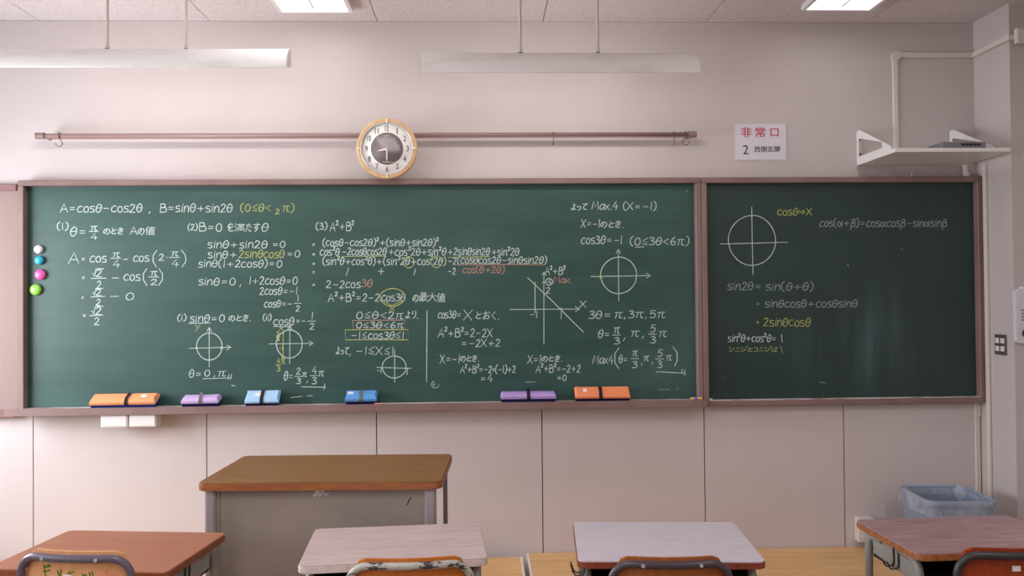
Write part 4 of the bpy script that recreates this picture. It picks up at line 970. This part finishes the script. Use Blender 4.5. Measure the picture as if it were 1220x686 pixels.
# ------------------------------------------------------------------ student chairs
def student_chair(loc, rz, w, ztop, ply, tubem, legm, label, rivets=True, extra=None):
    t = thing('student_chair', label, 'chair', loc, rz, 'student chairs at the front desks')
    r = 0.0115; hw = w/2-r
    # origin under the middle of the backrest; the seat lies towards +y (the desk)
    def bow(x): return -0.028*(1-(x/hw)**2)
    N_ = 14; top = []
    zt = ztop-r
    for k in range(N_+1):
        x = -hw+2*hw*k/N_
        top.append(Vector((x, bow(x), zt)))
    rc = 0.060
    def corner(s):                        # quarter bend from the upright into the top bar
        out = []
        for k in range(9):
            a = PI/2*k/8
            x = s*(hw-rc+rc*math.cos(a)); out.append(Vector((x, bow(s*min(abs(x), hw)), zt-rc+rc*math.sin(a))))
        return out
    mid = [p for p in top if abs(p.x) < hw-rc-0.005]
    path = [Vector((-hw, 0.035, 0.46)), Vector((-hw, 0.012, 0.58))]+corner(-1)+mid+corner(1)[::-1]+[Vector((hw, 0.012, 0.58)), Vector((hw, 0.035, 0.46))]
    bm = B(); tube(bm, path, r, 14); bf = part('back_frame', bm, tubem, t)
    # curved plywood back, its upper edge standing above the tube
    bm = B(); zz0, zz1 = ztop-0.215, ztop+0.006; cols = 18; pw = hw-0.012
    grid = []
    for s in (0, 1):
        g = []
        for k in range(cols+1):
            x = -pw+2*pw*k/cols
            e = max(0.0, abs(x)-(pw-0.045))/0.045
            cut = 0.045*(1-math.sqrt(max(0.0, 1-min(e, 1)**2)))
            y = bow(x)+r+0.001+s*0.010
            g.append([bm.verts.new((x, y, zz0+cut)), bm.verts.new((x, y, (zz0+zz1)/2)), bm.verts.new((x, y, zz1-cut))])
        grid.append(g)
    for k in range(cols):
        for j in range(2):
            bm.faces.new((grid[0][k][j], grid[0][k+1][j], grid[0][k+1][j+1], grid[0][k][j+1]))
            bm.faces.new((grid[1][k][j], grid[1][k][j+1], grid[1][k+1][j+1], grid[1][k+1][j]))
        for j in (0, 2): bm.faces.new((grid[0][k][j], grid[1][k][j], grid[1][k+1][j], grid[0][k+1][j]))
    for k in (0, cols):
        for j in range(2): bm.faces.new((grid[0][k][j], grid[0][k][j+1], grid[1][k][j+1], grid[1][k][j]))
    bk = part('backrest', bm, ply, t)
    for x in ((-0.085, 0.085) if rivets else ()):
        bm = B(); cyl(bm, (x, bow(x)-r-0.0025, zt), (x, bow(x)-r+0.003, zt), 0.0055, 12, 0.0045 if False else None); part('rivet', bm, m_rivet, bf)
    # seat
    bm = B(); prism(bm, [(x, y+0.215) for x, y in rrect(0.31, 0.36, 0.05)], 'z', 0.405, 0.417); part('seat', bm, ply, t)
    bm = B()
    for s in (-1, 1): tube(bm, round_path([(s*hw, 0.035, 0.394), (s*0.143, 0.10, 0.394), (s*0.143, 0.37, 0.394)], 0.05), r, 10)
    tube(bm, [(-0.143, 0.34, 0.394), (0.143, 0.34, 0.394)], r*0.9, 10); tube(bm, [(-hw, 0.06, 0.394), (hw, 0.06, 0.394)], r*0.9, 10)
    part('seat_frame', bm, legm, t)
    for s in (-1, 1):
        bm = B(); tube(bm, round_path([(s*hw, 0.01, 0.14), (s*0.143, 0.09, 0.14), (s*0.143, 0.385, 0.14)], 0.04), r*0.8, 10); part('stretcher', bm, legm, t)
    for s in (-1, 1):
        bm = B(); tube(bm, smooth_path([(s*hw, 0.034, 0.47), (s*hw, 0.036, 0.38), (s*hw, 0.0, 0.02)], 6), r, 10); lg = part('leg', bm, legm, t)
        bm = B(); cyl(bm, (s*hw, 0.0, 0.0), (s*hw, 0.0, 0.03), 0.015, 12); part('foot_cap', bm, m_black_wire, lg)
        bm = B(); tube(bm, [(s*0.143, 0.36, 0.394), (s*0.143, 0.40, 0.02)], r, 10); lg = part('leg', bm, legm, t)
        bm = B(); cyl(bm, (s*0.143, 0.40, 0.0), (s*0.143, 0.40, 0.03), 0.015, 12); part('foot_cap', bm, m_black_wire, lg)
    if extra: extra(t, bk, bow, r, ztop)
    return t
def ply(name, a, b): return wood(name, a, b, 5, (8, 1, 1), 0.35)
m_p1 = ply('ply_light', lin(226, 168, 120), lin(212, 150, 104)); m_p2 = ply('ply_orange', lin(206, 122, 52), lin(188, 104, 40))
m_p3 = ply('ply_brown', lin(172, 104, 56), lin(150, 86, 42)); m_p4 = ply('ply_dark_red', lin(158, 66, 34), lin(136, 50, 24))
m_t1 = mat('tube_purple_grey', lin(92, 84, 98), 0.35, 0.5)
m_t2 = mat('tube_chipped_grey', lin(172, 168, 158), 0.4, 0.5); noise_mix(m_t2, lin(174, 170, 160), lin(62, 52, 56), 12, 0.53, 0.55, (1, 1, 2.2), 6, 0.7)
m_t3 = mat('tube_dark_purple', lin(70, 58, 66), 0.35, 0.5)
m_t4 = mat('tube_black', lin(48, 44, 46), 0.4, 0.5)
m_lg = mat('tube_grey', lin(158, 154, 146), 0.4, 0.5)
m_green = mat('green_marker', lin(66, 118, 44), 0.8, 0.1); m_redm = mat('faded_red_marker', lin(222, 128, 104), 0.8, 0.1)
def marks(t, bk, bow, r, m, strokes, ztop, wid, nm):
    bm = B()
    for st in strokes:
        for (xa, za), (xb, zb2) in zip(st, st[1:]):
            n = Vector((-(zb2-za), xb-xa)); n = n.normalized()*wid/2 if n.length > 0 else Vector((0, wid/2))
            q = [(xa+n.x, za+n.y), (xa-n.x, za-n.y), (xb-n.x, zb2-n.y), (xb+n.x, zb2+n.y)]
            f = [bm.verts.new((x, bow(x)+r+0.0003, ztop+z)) for x, z in q]; b = [bm.verts.new((x, bow(x)+r+0.0018, ztop+z)) for x, z in q]
            bm.faces.new(f); bm.faces.new(b[::-1])
            for i in range(4): bm.faces.new((f[i], b[i], b[(i+1) % 4], f[(i+1) % 4]))
    return part(nm, bm, m, bk)
def extra1(t, bk, bow, r, ztop):
    u = 0.00265
    P = lambda *pp: [((x-90)*u, -(y-657.5)*u) for x, y in pp]
    marks(t, bk, bow, r, m_green, [P((53, 675), (61, 672.5)), P((52, 679.5), (62, 677.5)), P((53.5, 671), (57, 692)), P((58.5, 671), (59.2, 674)), P((61, 670.5), (61.6, 673.5)),
        P((71, 677), (74, 683)), P((76, 676), (75, 684), (72, 690)), P((66, 684), (64, 690)), P((87, 676.5), (88.5, 682)), P((90.5, 677), (91, 679)), P((84, 678), (86, 681)),
        P((101, 680), (105.5, 682)), P((99, 686), (106.5, 680.5)), P((109, 678), (111, 682)), P((112, 677), (114, 681.5))], ztop, 0.0042, 'marker_writing')['label'] = 'green marker writing'
    bm = B(); x0, x1 = -0.030, -0.002
    box(bm, x0, x1, bow(-0.016)+r-0.0003, bow(-0.016)+r+0.0017, ztop-0.085, ztop-0.062); part('sticker', bm, m_sticker, bk)['label'] = 'white sticker'
    marks(t, bk, bow, r, m_redm, [P((118, 684), (140, 682)), P((128, 675), (129, 690)), P((120, 690), (142, 688))], ztop, 0.006, 'marker_writing')['label'] = 'faded red marker'
def extra2(t, bk, bow, r, ztop):
    bm = B(); x = 0.012; box(bm, x-0.016, x+0.016, bow(x)+r-0.0006, bow(x)+r+0.0012, ztop-0.075, ztop-0.046); part('sticker', bm, m_sticker, bk)['label'] = 'white sticker'
def extra4(t, bk, bow, r, ztop):
    bm = B(); x = -0.012; box(bm, x-0.012, x+0.012, bow(x)+r-0.0006, bow(x)+r+0.0012, ztop-0.060, ztop-0.044); part('sticker', bm, m_sticker, bk)['label'] = 'pale sticker'
CH = []
def chair_at(xl, xr, yl, yr, zt, *a, **k):  # outer edges and top bar as measured, at the height zt of the bar
    ym = (yl+yr)/2
    l, r_ = atz(xl, yl, zt), atz(xr, yr, zt)
    d = r_-l; rz = math.atan2(d.y, d.x); c = (l+r_)/2
    return student_chair((c.x, c.y, 0), rz, d.length, zt, *a, **k)
chair_at(21, 161, 655.5, 659.5, 0.800, m_p1, m_t1, m_lg, 'student chair with light plywood back, green scribbles and white sticker', True, extra1)
chair_at(410, 566, 668.5, 664, 0.768, m_p2, m_t2, m_t2, 'student chair with bright orange plywood back and chipped grey tube', False, extra2)
chair_at(723, 874, 665.5, 664.5, 0.768, m_p3, m_t3, m_t3, 'student chair with brown plywood back and dark purple tube', True)
chair_at(1135.5, 1287, 655.0, 653.0, 0.785, m_p4, m_t4, m_lg, 'student chair with dark red plywood back and black tube, at the right edge', False, extra4)
